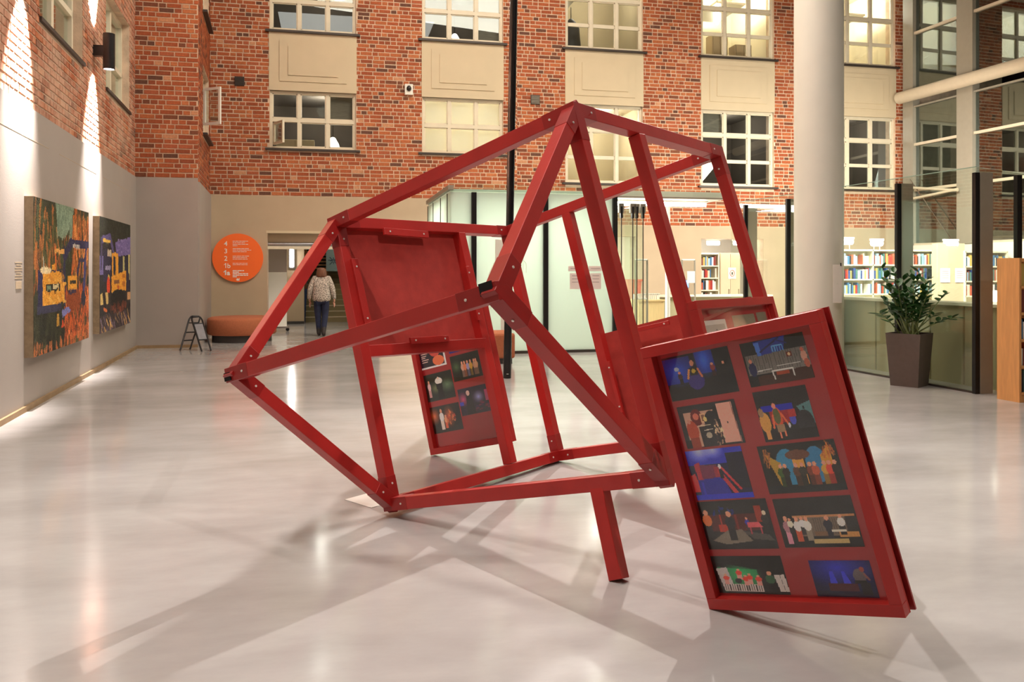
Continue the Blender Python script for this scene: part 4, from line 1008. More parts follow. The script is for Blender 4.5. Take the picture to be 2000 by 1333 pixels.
# long clear partition beside the library
gp_ = struct(empty('wall_glass_library', P1))
NPt = Vector((-DP.y, DP.x, 0))
def part(s, z=0, off=0): return P1+DP*s+NPt*off+Z*z
posts = [-2.76, -1.41, 1.21, 2.56]
for s in posts:
    MB().obox(part(s, 1.375, -.01), DP, NPt, Z, .055, .07, 2.75).build('post', M['black'], gp_, bevel=.004)
    MB().obox(part(s+.012, 1.375, .12), DP, NPt, Z, .045, .19, 2.75).build('post_fin', M['steel'], gp_)
for a_, b_ in zip([-3.3, -2.76, -1.41, 0, 1.21], [-2.76, -1.41, -.5, 1.21, 2.56]):
    if b_-a_ < .1: continue
    MB().obox(part((a_+b_)/2, 1.42), DP, NPt, Z, b_-a_-.02, .012, 2.8).build('pane', M['glass'], gp_)
    MB().obox(part((a_+b_)/2, 2.825), DP, NPt, Z, b_-a_-.02, .013, .01).build('pane_edge', M['glass_edge'], gp_)
    MB().obox(part((a_+b_)/2, .012), DP, NPt, Z, b_-a_, .04, .024).build('floor_channel', M['sill'], gp_)
# short return at the near end
rp = part(2.56); q2 = rp+Vector((1.9, .75, 0)); rdv = (q2-rp).normalized(); rn = Vector((-rdv.y, rdv.x, 0))
MB().obox((rp+q2)/2+Z*1.42, rdv, rn, Z, (q2-rp).length, .012, 2.8).build('pane', M['glass'], gp_)
pq = atd(1988, 700, 10.2); MB().box((pq.x-.035, pq.y-.03, 0), (pq.x+.035, pq.y+.03, 2.72)).build('post', M['black'], gp_)

# counter behind the glass
MWC = [part(-.2, 0, .45), part(2.45, 0, .45)]
ct = tag(empty('counter', part(1.1, 0, .6)), 'long olive service counter behind the glass wall', 'counter')
MB().obox(part(.77, .53, .60), DP, NPt, Z, 3.36, .30, 1.06).build('body', M['counter'], ct)
MB().obox(part(.77, 1.08, .60), DP, NPt, Z, 3.42, .38, .04).build('worktop', M['shelf_white'], ct)
for s in (.2, .75, 1.3, 1.9): MB().obox(part(s, .53, .445), DP, NPt, Z, .02, .012, 1.04).build('reflection_stripe', M['step'], ct)  # upright stripes standing for reflections in the glass wall
wlp = part(2.35, 1.10, .62)
ls = tag(empty('desk_lamp', wlp), 'rounded white glowing shade on the end of the counter', 'lamp')
MB().obox(wlp+Z*.10, DP, NPt, Z, .42, .2, .14).build('lamp_shade', M['lamp_soft'], ls, bevel=.05)
MB().obox(wlp+Z*.015, DP, NPt, Z, .2, .12, .03).build('base', M['white'], ls)

# ---- books and bookcases
BCOL = [C(40, 70, 130), C(160, 40, 36), C(226, 220, 206), C(60, 110, 150), C(200, 170, 90), C(36, 36, 44), C(214, 200, 180), C(120, 60, 50), C(80, 120, 110), C(190, 90, 60), C(236, 232, 226), C(150, 180, 200)]
BNAME = ['blue', 'red', 'cream', 'teal', 'ochre', 'black', 'beige', 'brown', 'green', 'orange', 'white', 'pale blue']
BM = {}
def book_mesh(c, t, h, d):
    k = (c, t, h)
    if k not in BM:
        mb = MB().color(BCOL[c]); mb.box((-t/2, 0, 0), (t/2, .004, h)); mb.box((-t/2, 0, 0), (-t/2+.003, d, h)); mb.box((t/2-.003, 0, 0), (t/2, d, h))
        mb.color(C(236, 228, 210)); mb.box((-t/2+.003, .004, .004), (t/2-.003, d-.006, h-.006)); BM[k] = mb.mesh('book', M['book'])
    return BM[k]
brng = random.Random(21)
def shelf_of_books(p, d, length, where, group, hmax=.27, gap=.12):
    """row of single books; p = left front corner of the shelf, d = direction of the row"""
    ang = math.atan2(d.y, d.x); x = .02
    while x < length-.06:
        if brng.random() < gap*.25: x += brng.uniform(.05, .16); continue
        t = brng.choice([.025, .035, .045, .055]); h = brng.choice([.20, .23, .26]); c = brng.randrange(12)
        o = bpy.data.objects.new('book', book_mesh(c, t, h, .17)); COL.objects.link(o)
        o.location = p+d*(x+t/2); o.rotation_euler = (0, 0, ang)
        tag(o, '%s-spined book on the %s' % (BNAME[c], where), 'book', '%s books, %s' % (BNAME[c], where)); x += t+.002
def bookcase(p, d, W, H, D, nsh, label, m, z0=.35, step=.34, bays=1, back=True, books=None, group='', lo=0):
    n = Vector((-d.y, d.x, 0)); r = tag(empty('bookcase', p+d*(W/2)+n*(D/2)), label, 'bookcase')
    for k in range(bays+1):
        MB().obox(p+d*(W*k/bays)+n*(D/2)+Z*(H/2), d, n, Z, .03, D, H).build('side_panel', m, r)
    if back: MB().obox(p+d*(W/2)+n*(D-.005)+Z*(H/2), d, n, Z, W, .01, H).build('back_panel', m, r)
    tops = []
    for k in range(nsh):
        z = H-.03-k*step if nsh > 1 else H
        MB().obox(p+d*(W/2)+n*(D/2)+Z*z, d, n, Z, W, D, .03).build('shelf_board', m, r); tops.append(z+.015)
    return r, tops[1:], n
# bookcase on the near right edge
b0 = fl(1951, 779); b1 = fl(1993, 787); bdir = Vector((1, 0.06, 0)).normalized()
oc, tops, n_ = bookcase(b1, bdir, .9, 1.68, (b0-b1).length, 6, 'light oak bookcase at the right edge of the picture', M['oak'], step=.31)
for k, z in enumerate(tops[:5]):
    shelf_of_books(b1+bdir*.02+n_*.03+Z*z, bdir, .30, '%s shelf of the oak bookcase' % ['top', 'second', 'third', 'fourth', 'bottom'][k], '')
MB().obox(b1+bdir*.45+n_*((b0-b1).length/2)+Z*.04, bdir, n_, Z, .9, (b0-b1).length-.02, .08).build('plinth', M['oak'], oc)
# white wall shelving of the library (nearly white, brightly lit)
YK = 17.1
k0, k1 = onY(1640, 500, YK), onY(1833, 500, YK)
bc, tops, n_ = bookcase(Vector((k0.x, YK, 0)), X, k1.x-k0.x, 2.02, .28, 6, 'wide white bookcase behind the potted plant', M['shelf_white'], step=.345, bays=3)
RW = ['top', 'middle', 'third', 'bottom']
for k in range(3):
    shelf_of_books(Vector((k0.x+.02, YK+.03, tops[k])), X, k1.x-k0.x-.05, '%s shelf of the wide white bookcase' % RW[k], '')
YK2 = 16.35
k0, k1 = onY(1886, 500, YK2), onY(1968, 500, YK2)
bc, tops, n_ = bookcase(Vector((k0.x, YK2, 0)), X, k1.x-k0.x, 1.98, .28, 6, 'white bookcase at the right of the notices', M['shelf_white'], step=.345)
for k in range(3):
    shelf_of_books(Vector((k0.x+.02, YK2+.03, tops[k])), X, k1.x-k0.x-.05, '%s shelf of the bookcase right of the notices' % RW[k], '')
wx0, wx1 = onY(1832, 500, 16.4).x, onY(1884, 500, 16.4).x
struct(MB().box((wx0, 16.4, 0), (wx1, 16.6, 2.15)).build('wall_library', M['cream']))
for p0, p1, lab in ((1837, 1856, 'left white notice sheet on the library pillar'), (1866, 1884, 'right white notice sheet on the library pillar')):
    q0, q1 = onY(p0, 524, 16.38), onY(p1, 552, 16.38)
    nt_ = tag(empty('notice_sheet', ((q0.x+q1.x)/2, 16.39, q1.z)), lab, 'notice')
    MB().box((q0.x, 16.385, q1.z), (q1.x, 16.39, q0.z)).build('sheet', M['paper'], nt_)
    for j in range(4): MB().box((q0.x+.04, 16.383, q0.z-.08-j*.05), (q1.x-.04, 16.386, q0.z-.07-j*.05)).build('print_line', M['paper_ink'], nt_)
for p0, p1, py, yy, lab in ((1640, 1664, 472, 17.2, 'left lamp bar above the wide white bookcase'), (1703, 1722, 475, 17.2, 'right lamp bar above the wide white bookcase'), (1846, 1868, 476, 16.45, 'lamp bar above the library pillar')):
    q0, q1 = onY(p0, py, yy), onY(p1, py, yy); lamp_bar(q0, (q1.x, q1.y, q0.z), lab, M['lamp_hot'], .07, hang=2.0 if yy > 16 else 1.98)
light('AREA', 'library_fill_light', (11.5, 14.2, 4.6), (12.3, 16.9, .8), 800, (1, .95, .84), 2.5, 2.0)  # unseen area lamp added to brighten the shelves, no ceiling above

# room behind the back doorway with a bookcase, posters and cabinet
RYB = YB+.4
struct(MB().box((D3[0]-1.5, 23.4, 0), (16.5, 23.6, 3.2)).build('wall_reading_room', M['white']))
struct(MB().box((D3[0]-1.5, RYB, 2.75), (16.5, 23.4, 2.85)).build('ceiling_reading_room', M['white']))
light('AREA', 'reading_room_light', (8.6, 21.9, 2.7), (8.6, 21.9, 0), 110, (1, .94, .82), 5.0, 1.4)
q0, q1 = onY(1366, 500, 20.85), onY(1404, 500, 20.85)
bc, tops, n_ = bookcase(Vector((q0.x, 20.85, 0)), X, q1.x-q0.x, 2.0, .28, 6, 'white bookcase seen through the back doorway', M['shelf_white'], step=.335)
for k in range(4):
    shelf_of_books(Vector((q0.x+.02, 20.88, tops[k])), X, q1.x-q0.x-.05, '%s shelf of the bookcase in the back doorway' % RW[k], '')
q0, q1 = onY(1408, 500, 20.8), onY(1447, 500, 20.8)
cb = tag(empty('cabinet', ((q0.x+q1.x)/2, 20.95, 0)), 'tall cream double-door cabinet in the back doorway', 'cabinet')
MB().box((q0.x, 20.85, 0), (q1.x, 21.25, 2.0)).build('body', M['cream'], cb)
for a_, b_ in ((q0.x+.01, (q0.x+q1.x)/2-.005), ((q0.x+q1.x)/2+.005, q1.x-.01)):
    dd = MB().box((a_, 20.83, .05), (b_, 20.85, 1.97)).build('door', M['cream'], cb)
    MB().box((b_-.06, 20.80, .75), (b_-.04, 20.83, 1.0)).build('handle', M['chrome'], dd)
s0, s1 = onY(1423, 523, 20.8), onY(1438, 545, 20.8)
ps = tag(empty('warning_poster', ((s0.x+s1.x)/2, 20.8, s1.z)), 'white poster with a red ring on the cream cabinet', 'poster')
MB().box((s0.x, 20.815, s1.z), (s1.x, 20.825, s0.z)).build('sheet', M['paper'], ps)
cx_, cz_ = (s0.x+s1.x)/2, (s0.z+s1.z)/2
ring = [(cx_+.065*math.cos(t), 20.812, cz_+.085*math.sin(t)) for t in [k*math.pi/12 for k in range(25)]]
MB().tube(ring, .008, 5).build('printed_ring', M['red_plastic'], ps)
MB().tube([(cx_, 20.812, cz_-.04), (cx_, 20.812, cz_+.03)], .018, 6).build('printed_mark', M['dark'], ps)
q0 = onY(1374, 474, 21.0); lamp_bar((q0.x, 20.75, q0.z-.02), (onY(1396, 474, 21.0).x, 20.75, q0.z-.02), 'small bright lamp at the left of the back doorway', M['lamp_hot'], .06, hang=2.75)
q0 = onY(1425, 474, 21.0); lamp_bar((q0.x, 20.75, q0.z-.02), (onY(1490, 474, 21.0).x, 20.75, q0.z-.02), 'long bright lamp at the right of the back doorway', M['lamp_hot'], .06, hang=2.75)
# inside the porch: security gates, desk, crate, bin, screen
def gate(p0, p1, ptop, yy, lab):
    q0, q1 = onY(p0, ptop, yy), onY(p1, ptop, yy); g = tag(empty('security_gate', ((q0.x+q1.x)/2, yy, 0)), lab, 'security gate', 'book security gates')
    MB().box((q0.x+.03, yy, .35), (q1.x-.03, yy+.012, q0.z-.03)).build('panel', M['acrylic'], g)
    for x_ in (q0.x, q1.x): MB().tube([(x_, yy, 0), (x_, yy, q0.z)], .022, 10).build('upright', M['steel'], g, smooth=40)
    MB().tube([(q0.x, yy, q0.z), (q1.x, yy, q0.z)], .02, 10).build('top_rail', M['white'], g, smooth=40)
    MB().tube([(q0.x, yy, .95), (q1.x, yy, .95)], .018, 10).build('mid_rail', M['white'], g, smooth=40)
gate(1241, 1264, 508, 15.6, 'clear acrylic security gate in front of the red bin')
gate(1332, 1357, 508, 16.9, 'clear acrylic security gate beside the blue screen')
q0, q1 = onY(1247, 586, 16.4), onY(1297, 586, 16.4)
dk = tag(empty('desk', ((q0.x+q1.x)/2, 16.7, 0)), 'pale birch desk inside the glass porch', 'desk')
MB().box((q0.x, 16.4, 0), (q1.x, 17.0, q0.z-.03)).build('body', M['birch'], dk)
MB().box((q0.x-.02, 16.37, q0.z-.03), (q1.x+.02, 17.03, q0.z)).build('desk_top', M['birch'], dk)
ck = tag(empty('crate', ((q0.x+q1.x)/2-.05, 16.6, q0.z)), 'white slatted plastic crate on the birch desk', 'crate')
for k in range(12):
    x_ = q0.x+.04+k*(q1.x-q0.x-.12)/11; MB().box((x_, 16.5, q0.z), (x_+.02, 16.51, q0.z+.12)).build('slat', M['white'], ck)
MB().box((q0.x+.03, 16.5, q0.z+.10), (q1.x-.05, 16.515, q0.z+.13)).build('rim', M['white'], ck)
MB().box((q0.x+.03, 16.53, q0.z), (q1.x-.05, 16.85, q0.z+.11)).build('bin', M['paper'], ck)
q0, q1 = onY(1224, 546, 17.3), onY(1250, 546, 17.3)
rb = tag(empty('bin', ((q0.x+q1.x)/2, 17.4, 0)), 'red plastic bin behind the glass door leaves', 'bin')
MB().add([(q0.x+.06, 17.25, .2), (q1.x-.06, 17.25, .2), (q1.x-.06, 17.55, .2), (q0.x+.06, 17.55, .2), (q0.x, 17.2, q0.z), (q1.x, 17.2, q0.z), (q1.x, 17.6, q0.z), (q0.x, 17.6, q0.z)], MB.BF).build('tub', M['red_plastic'], rb)
MB().box((q0.x-.02, 17.18, q0.z-.04), (q1.x+.02, 17.62, q0.z)).build('rim', M['red_plastic'], rb)
for x_ in (q0.x+.05, q1.x-.05): MB().box((x_-.02, 17.3, 0), (x_+.02, 17.5, .2)).build('foot', M['black'], rb)
q0, q1 = onY(1328, 548, 17.6), onY(1345, 562, 17.6)
scn = tag(empty('monitor', ((q0.x+q1.x)/2, 17.62, .95)), 'small monitor with a blue screen behind the acrylic gate', 'monitor')
MB().box((q0.x-.01, 17.6, q1.z-.01), (q1.x+.01, 17.63, q0.z+.01)).build('casing', M['black'], scn)
MB().box((q0.x, 17.595, q1.z), (q1.x, 17.6, q0.z)).build('screen', M['screen'], scn)
MB().box(((q0.x+q1.x)/2-.02, 17.61, .95), ((q0.x+q1.x)/2+.02, 17.63, q1.z)).build('stand', M['black'], scn)
td = tag(empty('library_desk', ((q0.x+q1.x)/2+.6, 17.7, 0)), 'long cream desk under the blue screen', 'desk')
zz = .95
MB().box((q0.x-.6, 17.5, zz-.04), (q0.x+2.3, 18.1, zz)).build('desk_top', M['shelf_white'], td)
MB().box((q0.x-.55, 17.6, 0), (q0.x+2.25, 18.05, zz-.04)).build('body', M['counter'], td)
sh = onY(1342, 530, 16.85); sh1 = onY(1357, 553, 16.85)
tag(MB().box((sh.x, 16.84, sh1.z), (sh1.x, 16.845, sh.z)).build('notice_sheet', M['paper'], None), 'blank white sheet fixed to the acrylic gate', 'notice')

# notices and line drawing on the frosted glass
for k, (p0, y0, p1, y1, lab) in enumerate(((1113, 534, 1138, 565, 'larger left notice on the frosted glass'), (1153, 534, 1174, 565, 'larger right notice on the frosted glass'), (1110, 520, 1137, 530, 'small left strip notice above the larger one'), (1150, 520, 1176, 530, 'small right strip notice above the larger one'))):
    a_, b_ = onY(p0, y0, YG-.004), onY(p1, y1, YG-.004)
    n_o = tag(empty('notice_sheet', ((a_.x+b_.x)/2, YG, b_.z)), lab, 'notice')
    MB().box((a_.x, YG-.006, b_.z), (b_.x, YG-.002, a_.z)).build('sheet', M['paper_pink'], n_o)
    for j in range(3 if k < 2 else 1): MB().box((a_.x+.04, YG-.008, a_.z-.05-j*.06), (b_.x-.04, YG-.005, a_.z-.04-j*.06)).build('print_line', M['paper_ink'], n_o)
def gpt(px, py): return onY(px, py, YG-.006)
dw = tag(empty('hand_drawing', gpt(985, 600)), 'white line drawing of arms and hands on the frosted glass', 'drawing')
def stroke(pts, r=.008): MB().tube([gpt(*p) for p in pts], r, 5).build('line', M['white'], dw)
for (p0, y0, p1, y1) in ((967, 468, 984, 513), (978, 602, 988, 650)):
    a_, b_ = gpt(p0, y0), gpt(p1, y1); MB().box((a_.x, YG-.008, b_.z), (b_.x, YG-.003, a_.z)).build('white_patch', M['white'], dw, bevel=.002)
stroke([(966, 512), (955, 535), (953, 560), (954, 585)]); stroke([(983, 512), (972, 545), (968, 580)])
for k in range(5): stroke([(950+k*5, 588), (948+k*5, 597), (951+k*4, 605), (955+k*3, 597)], .005)
for k in range(5): stroke([(1012, 498), (1004+k*6, 515), (1000+k*7, 533+(k % 2)*6)], .005)
stroke([(988, 640), (1002, 645), (1005, 655), (998, 665), (984, 672)], .006); stroke([(980, 650), (983, 675)], .006)
stroke([(1000, 455), (1008, 440), (1030, 436), (1060, 434)], .004)

# ================================================================== THINGS IN THE HALL
# round bench by the far wall
bc_ = fl(470, 640); rb_ = 64/1600*17.9
bq = atd(473, 640, 17.75); bq.z = 0
be = tag(empty('round_bench', bq), 'round brown upholstered bench under the orange sign', 'bench')
MB().lathe(bq, [(rb_-.10, 0), (rb_-.10, .15)], 48).build('plinth', M['plinth'], be, smooth=40)
MB().lathe(bq, [(rb_-.03, .15), (rb_, .18), (rb_, .46), (rb_-.02, .50), (rb_-.07, .52), (.02, .525)], 48).build('seat', M['wool'], be, smooth=50)
# small bench block behind the black pole
q = fl(975, 712); q.z = 0
pf = tag(empty('upholstered_block', q+Y*.3), 'orange upholstered block seat behind the black pole', 'seat')
w0 = fl(925, 712).x; w1 = fl(1008, 712).x
MB().box((w0+.04, q.y+.05, 0), (w1-.04, q.y+.75, .09)).build('plinth', M['plinth'], pf)
MB().box((w0, q.y, .09), (w1, q.y+.8, .50)).build('seat', M['wool'], pf, bevel=.035)
# leaning black pole
p0 = fl(990.5, 739); d0 = (p0-CP).dot(FW); pt = atd(1003.5, 0, d0); pv = (pt-p0)
pl = tag(empty('black_pole', p0), 'tall glossy black pole behind the red frame', 'pole')
MB().tube([p0+Z*.0, p0+pv*2.15], .055, 24).build('shaft', M['pole'], pl, smooth=40)
MB().tube([p0+pv*.0, p0+pv*.10], .0575, 24).build('base_sleeve', M['pole'], pl, smooth=40)
MB().tube([p0+pv*.012+FW*-.056+RT*-.01, p0+pv*.012+FW*-.056+RT*.02], .003, 6).build('label_mark', M['white'], pl)
# white round column
cc = part(-.57, 0, 0); cr = 46/1600*(cc-CP).dot(FW)
cdp = (cc-CP).dot(FW); cc = atd(1599, 526, cdp); cc.z = 0
cm = struct(MB().lathe(cc, [(cr, 0), (cr, 12)], 64).build('wall_column', M['white'], smooth=40))
# notice hanging on the column's edge
ns0 = atd(1627, 517, cdp-.42); ns1 = atd(1644, 592, cdp-.42)
nn_ = tag(empty('notice_sheet', (ns0+ns1)/2), 'tall white sheet clipped to the white column', 'notice')
MB().obox((ns0+ns1)/2, RT, FW, Z, (ns1-ns0).dot(RT), .006, ns0.z-ns1.z).build('sheet', M['paper'], nn_)
MB().obox(Vector((ns0.x, ns0.y, 0))+RT*.12+Z*(ns0.z)+FW*-.006, RT, FW, Z, .015, .012, .05).build('clip', M['black'], nn_)
MB().obox((ns0+ns1)/2+FW*.04, RT, FW, Z, .02, .09, .02).build('tape', M['white'], nn_)

# planter and plant
pc = fl(1776, 753); pc.z = 0; ang = YAW*-1+math.radians(43)
pl_ = tag(empty('planter', pc), 'tapered dark brown square planter holding the green plant', 'planter')
def sq(r, z): return [pc+Vector((math.cos(ang+k*math.pi/2+math.pi/4)*r, math.sin(ang+k*math.pi/2+math.pi/4)*r, z)) for k in range(4)]
b_, t_, ti, bi = sq(.25, 0), sq(.315, .70), sq(.295, .70), sq(.285, .62)
MB().add(b_+t_+ti+bi, [(3, 2, 1, 0)]+[(k, (k+1) % 4, 4+(k+1) % 4, 4+k) for k in range(4)]+[(4+k, 4+(k+1) % 4, 8+(k+1) % 4, 8+k) for k in range(4)]+[(8+k, 8+(k+1) % 4, 12+(k+1) % 4, 12+k) for k in range(4)]).build('pot', M['planter'], pl_)
MB().add(sq(.29, .64), [(0, 1, 2, 3)]).build('soil', M['soil'], pl_)
zp = tag(empty('potted_plant', pc+Z*.64), 'green glossy-leaved plant with arching stems in the brown planter', 'plant')
prng = random.Random(4)
LEAF = {}
def leaf_mesh(k):
    if k not in LEAF:
        L_, W_ = [.12, .14, .11][k], [.072, .082, .06][k]; mb = MB(); pts = []
        prof = [(0, .1), (.25, .8), (.5, 1), (.75, .75), (1, 0.05)]
        for u, w_ in prof: pts += [Vector((u*L_, -w_*W_/2, .008*w_)), Vector((u*L_, 0, -.006*w_)), Vector((u*L_, w_*W_/2, .008*w_))]
        fs = []
        for i in range(4):
            a_ = i*3; fs += [(a_, a_+3, a_+4, a_+1), (a_+1, a_+4, a_+5, a_+2)]
        me = mb.add(pts, fs).mesh('leaf', M['leaf'], smooth=60); LEAF[k] = me
    return LEAF[k]
def stem(tip, bend, nl, zl=.30, r=.012, base=None):
    b = pc+Z*.64+(base or Vector((prng.uniform(-.10, .10), prng.uniform(-.10, .10), 0)))
    c = b+(tip-b)*.45+bend; pts = [b*(1-t)**2+c*2*t*(1-t)+tip*t*t for t in [k/9 for k in range(10)]]
    s = MB().tube(pts, [r*(1-.75*k/9) for k in range(10)], 7).build('stem', M['stem'], zp, smooth=60)
    for k in range(nl):
        t = zl+(1-zl)*(k+.5)/nl; i = min(8, int(t*9)); f = t*9-i; p = pts[i].lerp(pts[i+1], f); d = (pts[i+1]-pts[i]).normalized()
        side = d.cross(Vector((prng.uniform(-.3, .3), prng.uniform(-.3, .3), 1))).normalized()*(1 if k % 2 else -1)
        ld = (side+d*prng.uniform(.4, .8)+Z*prng.uniform(-.2, .35)).normalized()
        o = bpy.data.objects.new('leaf', leaf_mesh(prng.randrange(3))); COL.objects.link(o); o.parent = s
        up = (Z-ld*Z.dot(ld)); up = up.normalized() if up.length > .1 else RT
        yv = up.cross(ld); mm = Matrix((ld, yv, up)).transposed().to_4x4()
        sc = prng.uniform(.8, 1.25); lm = MW[s.name].inverted() @ (Matrix.Translation(p) @ mm @ Matrix.Scale(sc, 4))
        o.location = lm.to_translation(); o.rotation_euler = lm.to_euler(); o.scale = (sc, sc, sc)
pdp = (pc-CP).dot(FW)
for (tx, ty, dd, bx, bz, n) in ((1722, 520, .1, -.05, .15, 9), (1745, 530, -.1, -.05, .12, 12), (1718, 612, -.15, -.05, .22, 11), (1740, 590, .2, -.03, .2, 9), (1765, 545, .15, -.02, .1, 14), (1785, 535, -.1, .0, .08, 15), (1795, 530, .2, .02, .1, 15), (1808, 545, 0, .03, .1, 14), (1815, 560, -.2, .05, .15, 12),
                               (1848, 572, .1, .03, .18, 5), (1872, 620, -.1, .12, .30, 10), (1828, 612, .15, .05, .05, 4), (1800, 600, -.25, .03, .15, 10), (1770, 600, -.25, -.03, .15, 11), (1755, 565, -.2, -.04, .1, 12), (1778, 560, .25, 0, .1, 12), (1735, 560, .0, -.05, .15, 10), (1800, 570, .25, .0, .1, 12), (1752, 590, .15, -.03, .1, 12), (1790, 590, .0, .0, .1, 12), (1768, 575, -.1, 0, .08, 12), (1812, 590, .1, .03, .1, 11), (1728, 585, .1, -.04, .18, 9)):
    stem(atd(tx, ty, pdp+dd), RT*bx+Z*bz*.5, n, .36 if n > 6 else .75)

# orange round sign with floor numbers
sg = onY(464.5, 504, YB-.07); sr = 47.5/1600*(sg-CP).dot(FW)
so = tag(empty('round_sign', sg), 'round orange floor directory sign on the beige wall', 'sign')
disc = MB(); N_ = 64; ys_ = (YB-.075, YB-.025)
disc.add([(sg.x+sr*math.cos(2*math.pi*k/N_), y_, sg.z+sr*math.sin(2*math.pi*k/N_)) for y_ in ys_ for k in range(N_)], [tuple(range(N_)), tuple(reversed(range(N_, 2*N_)))]+[(k, N_+k, N_+(k+1) % N_, (k+1) % N_) for k in range(N_)])
disc.build('disc', M['orange_sign'], so)
def text(body, x, z, size, y, m, parent, bold=0.0, name='lettering', rot=(math.pi/2, 0, 0)):
    cu = bpy.data.curves.new('t', 'FONT'); cu.body = body; cu.size = size; cu.extrude = .002; cu.offset = bold
    to = bpy.data.objects.new('t', cu); COL.objects.link(to)
    dg = bpy.context.evaluated_depsgraph_get(); me = bpy.data.meshes.new_from_object(to.evaluated_get(dg))
    bpy.data.objects.remove(to, do_unlink=True); me.name = name; me.materials.clear(); me.materials.append(m)
    mw = Matrix.Translation((x, y, z)) @ Matrix.Rotation(rot[0], 4, 'X')
    return link_mesh(name, me, parent, mw)
def sgp(px, py): return onY(px, py, YB-.08)
def one(px, py, t):
    p = sgp(px, py); h = .112; mb = MB(); y0, y1 = YB-.081, YB-.076
    mb.box((p.x+.025, y0, p.z), (p.x+.025+t, y1, p.z+h)); mb.add([(p.x-.005, y0, p.z+h-.034), (p.x+.027, y0, p.z+h), (p.x+.027, y0, p.z+h-t), (p.x-.005, y0, p.z+h-.034-t)], [(3, 2, 1, 0), (0, 1, 2, 3)])
    mb.build('lettering', M['sign_white'], so)
one(438, 523.8, .016); one(437.2, 537.6, .027)
for (body, px, py, sz, bo_) in (('4', 437.5, 480.5, .155, .001), ('3', 437.5, 495, .155, .001), ('2', 437.5, 509.5, .155, .001), ('b', 443.5, 523.8, .155, .001), ('a', 443.3, 537.6, .155, .006)):
    p = sgp(px, py); text(body, p.x, p.z, sz, YB-.079, M['sign_white'], so, bo_)
lr = random.Random(3)
for (y0, ws, th) in ((471.5, 30, 1), (474.5, 24, 1), (477.5, 30, 1), (480.5, 9, 1), (486, 33, 1), (489, 36, 1), (492, 27, 1), (500.5, 33, 1), (503.5, 28, 1), (506.5, 29, 1), (514.5, 29, 1), (517.5, 29, 1), (529, 22, 1.8), (532, 12, 1.8), (535, 30, 1.8), (538, 30, 1.8), (541, 9, 1.8)):
    a_ = 454.5; mb = MB(); x_ = a_
    while x_ < a_+ws-1:
        l_ = min(lr.uniform(3, 9), a_+ws-x_); p, q = sgp(x_, y0), sgp(x_+l_, y0+1); mb.box((p.x, YB-.081, p.z-.006*th), (q.x, YB-.076, p.z+.006*th)); x_ += l_+.9
    mb.build('text_line', M['sign_white'], so)
p = sgp(464, 546.5)
MB().tube([(p.x, YB-.081, p.z), (p.x, YB-.076, p.z)], .028, 14).build('emblem', M['sign_white'], so)
MB().tube([(p.x+.03, YB-.081, p.z-.03), (p.x+.04, YB-.081, p.z+.035)], .008, 6).build('emblem_stroke', M['sign_white'], so)

# A-frame pavement sign
af = fl(382, 682); af.z = 0
ao = tag(empty('pavement_sign', af), 'black tubular folding sign stand beside the grey pier', 'sign')
adp = (af-CP).dot(FW)
def ap(px, py, dd): return atd(px, py, adp+dd)
topy = 620
def aframe(pl0, pr0, d_, name):
    (xl, yl), (xr, yr) = pl0, pr0
    bl, br = fl(xl, yl, .012), fl(xr, yr, .012); return bl, br
fl_b = (fl(351, 683, .012), fl(382, 684.5, .012)); fr_b = (fl(385, 686.5, .012), fl(411.5, 684, .012))
tl_ = ap(373, 619.5, 0); tr_ = ap(392, 619.5, .05)
def hoop(bl, br, tl2, tr2): return [bl, bl.lerp(tl2, .9), tl2+Z*-.015+(tr2-tl2)*.08, tl2.lerp(tr2, .2), tl2.lerp(tr2, .8), tr2+Z*-.015+(tl2-tr2)*.08, br.lerp(tr2, .9), br]
bk = (fl(351, 684, .012), fl(368, 681, .012)); 
MB().tube(hoop(fl(352, 685, .012), fl(371, 683, .012), ap(371, 618, 0), ap(392, 618, .1)), .016, 8).build('leg_hoop', M['black'], ao, smooth=50)
h2 = hoop(fl(394, 686.5, .012), fl(412, 685, .012), ap(373, 620, -.1), ap(393, 618.5, 0))
MB().tube(h2, .016, 8).build('leg_hoop', M['black'], ao, smooth=50)
for t_ in (.28, .52, .80):
    a_, b2 = fl(352, 685, .012).lerp(ap(371, 618, 0), t_), fl(371, 683, .012).lerp(ap(392, 618, .1), t_); MB().tube([a_, b2], .012, 8).build('cross_bar', M['black'], ao, smooth=50)
a0, b0_, a1, b1_ = [h2[0].lerp(h2[1], .36), h2[7].lerp(h2[6], .36), h2[0].lerp(h2[1], .88), h2[7].lerp(h2[6], .88)]
MB().tube([a0, b0_], .012, 8).build('cross_bar', M['black'], ao, smooth=50); MB().tube([a1, b1_], .012, 8).build('cross_bar', M['black'], ao, smooth=50)
nb_ = (b0_-a0).cross(a1-a0).normalized()
if nb_.dot(CP-a0) < 0: nb_ = -nb_
bd = [a0.lerp(b0_, .1), a0.lerp(b0_, .95), a1.lerp(b1_, .95), a1.lerp(b1_, .1)]
MB().add([p+nb_*.004 for p in bd]+[p-nb_*.006 for p in bd], MB.BF).build('poster_board', mat('grey_poster', C(128, 126, 130), .6, var=.12, scale=8), ao)
MB().add([a0.lerp(b0_, .45).lerp(a1.lerp(b1_, .45), t)+nb_*.006+(b0_-a0)*s for t, s in ((.3, 0), (.3, .07), (.7, .07), (.7, 0))], [(0, 1, 2, 3)]).build('poster_print', M['paper'], ao)

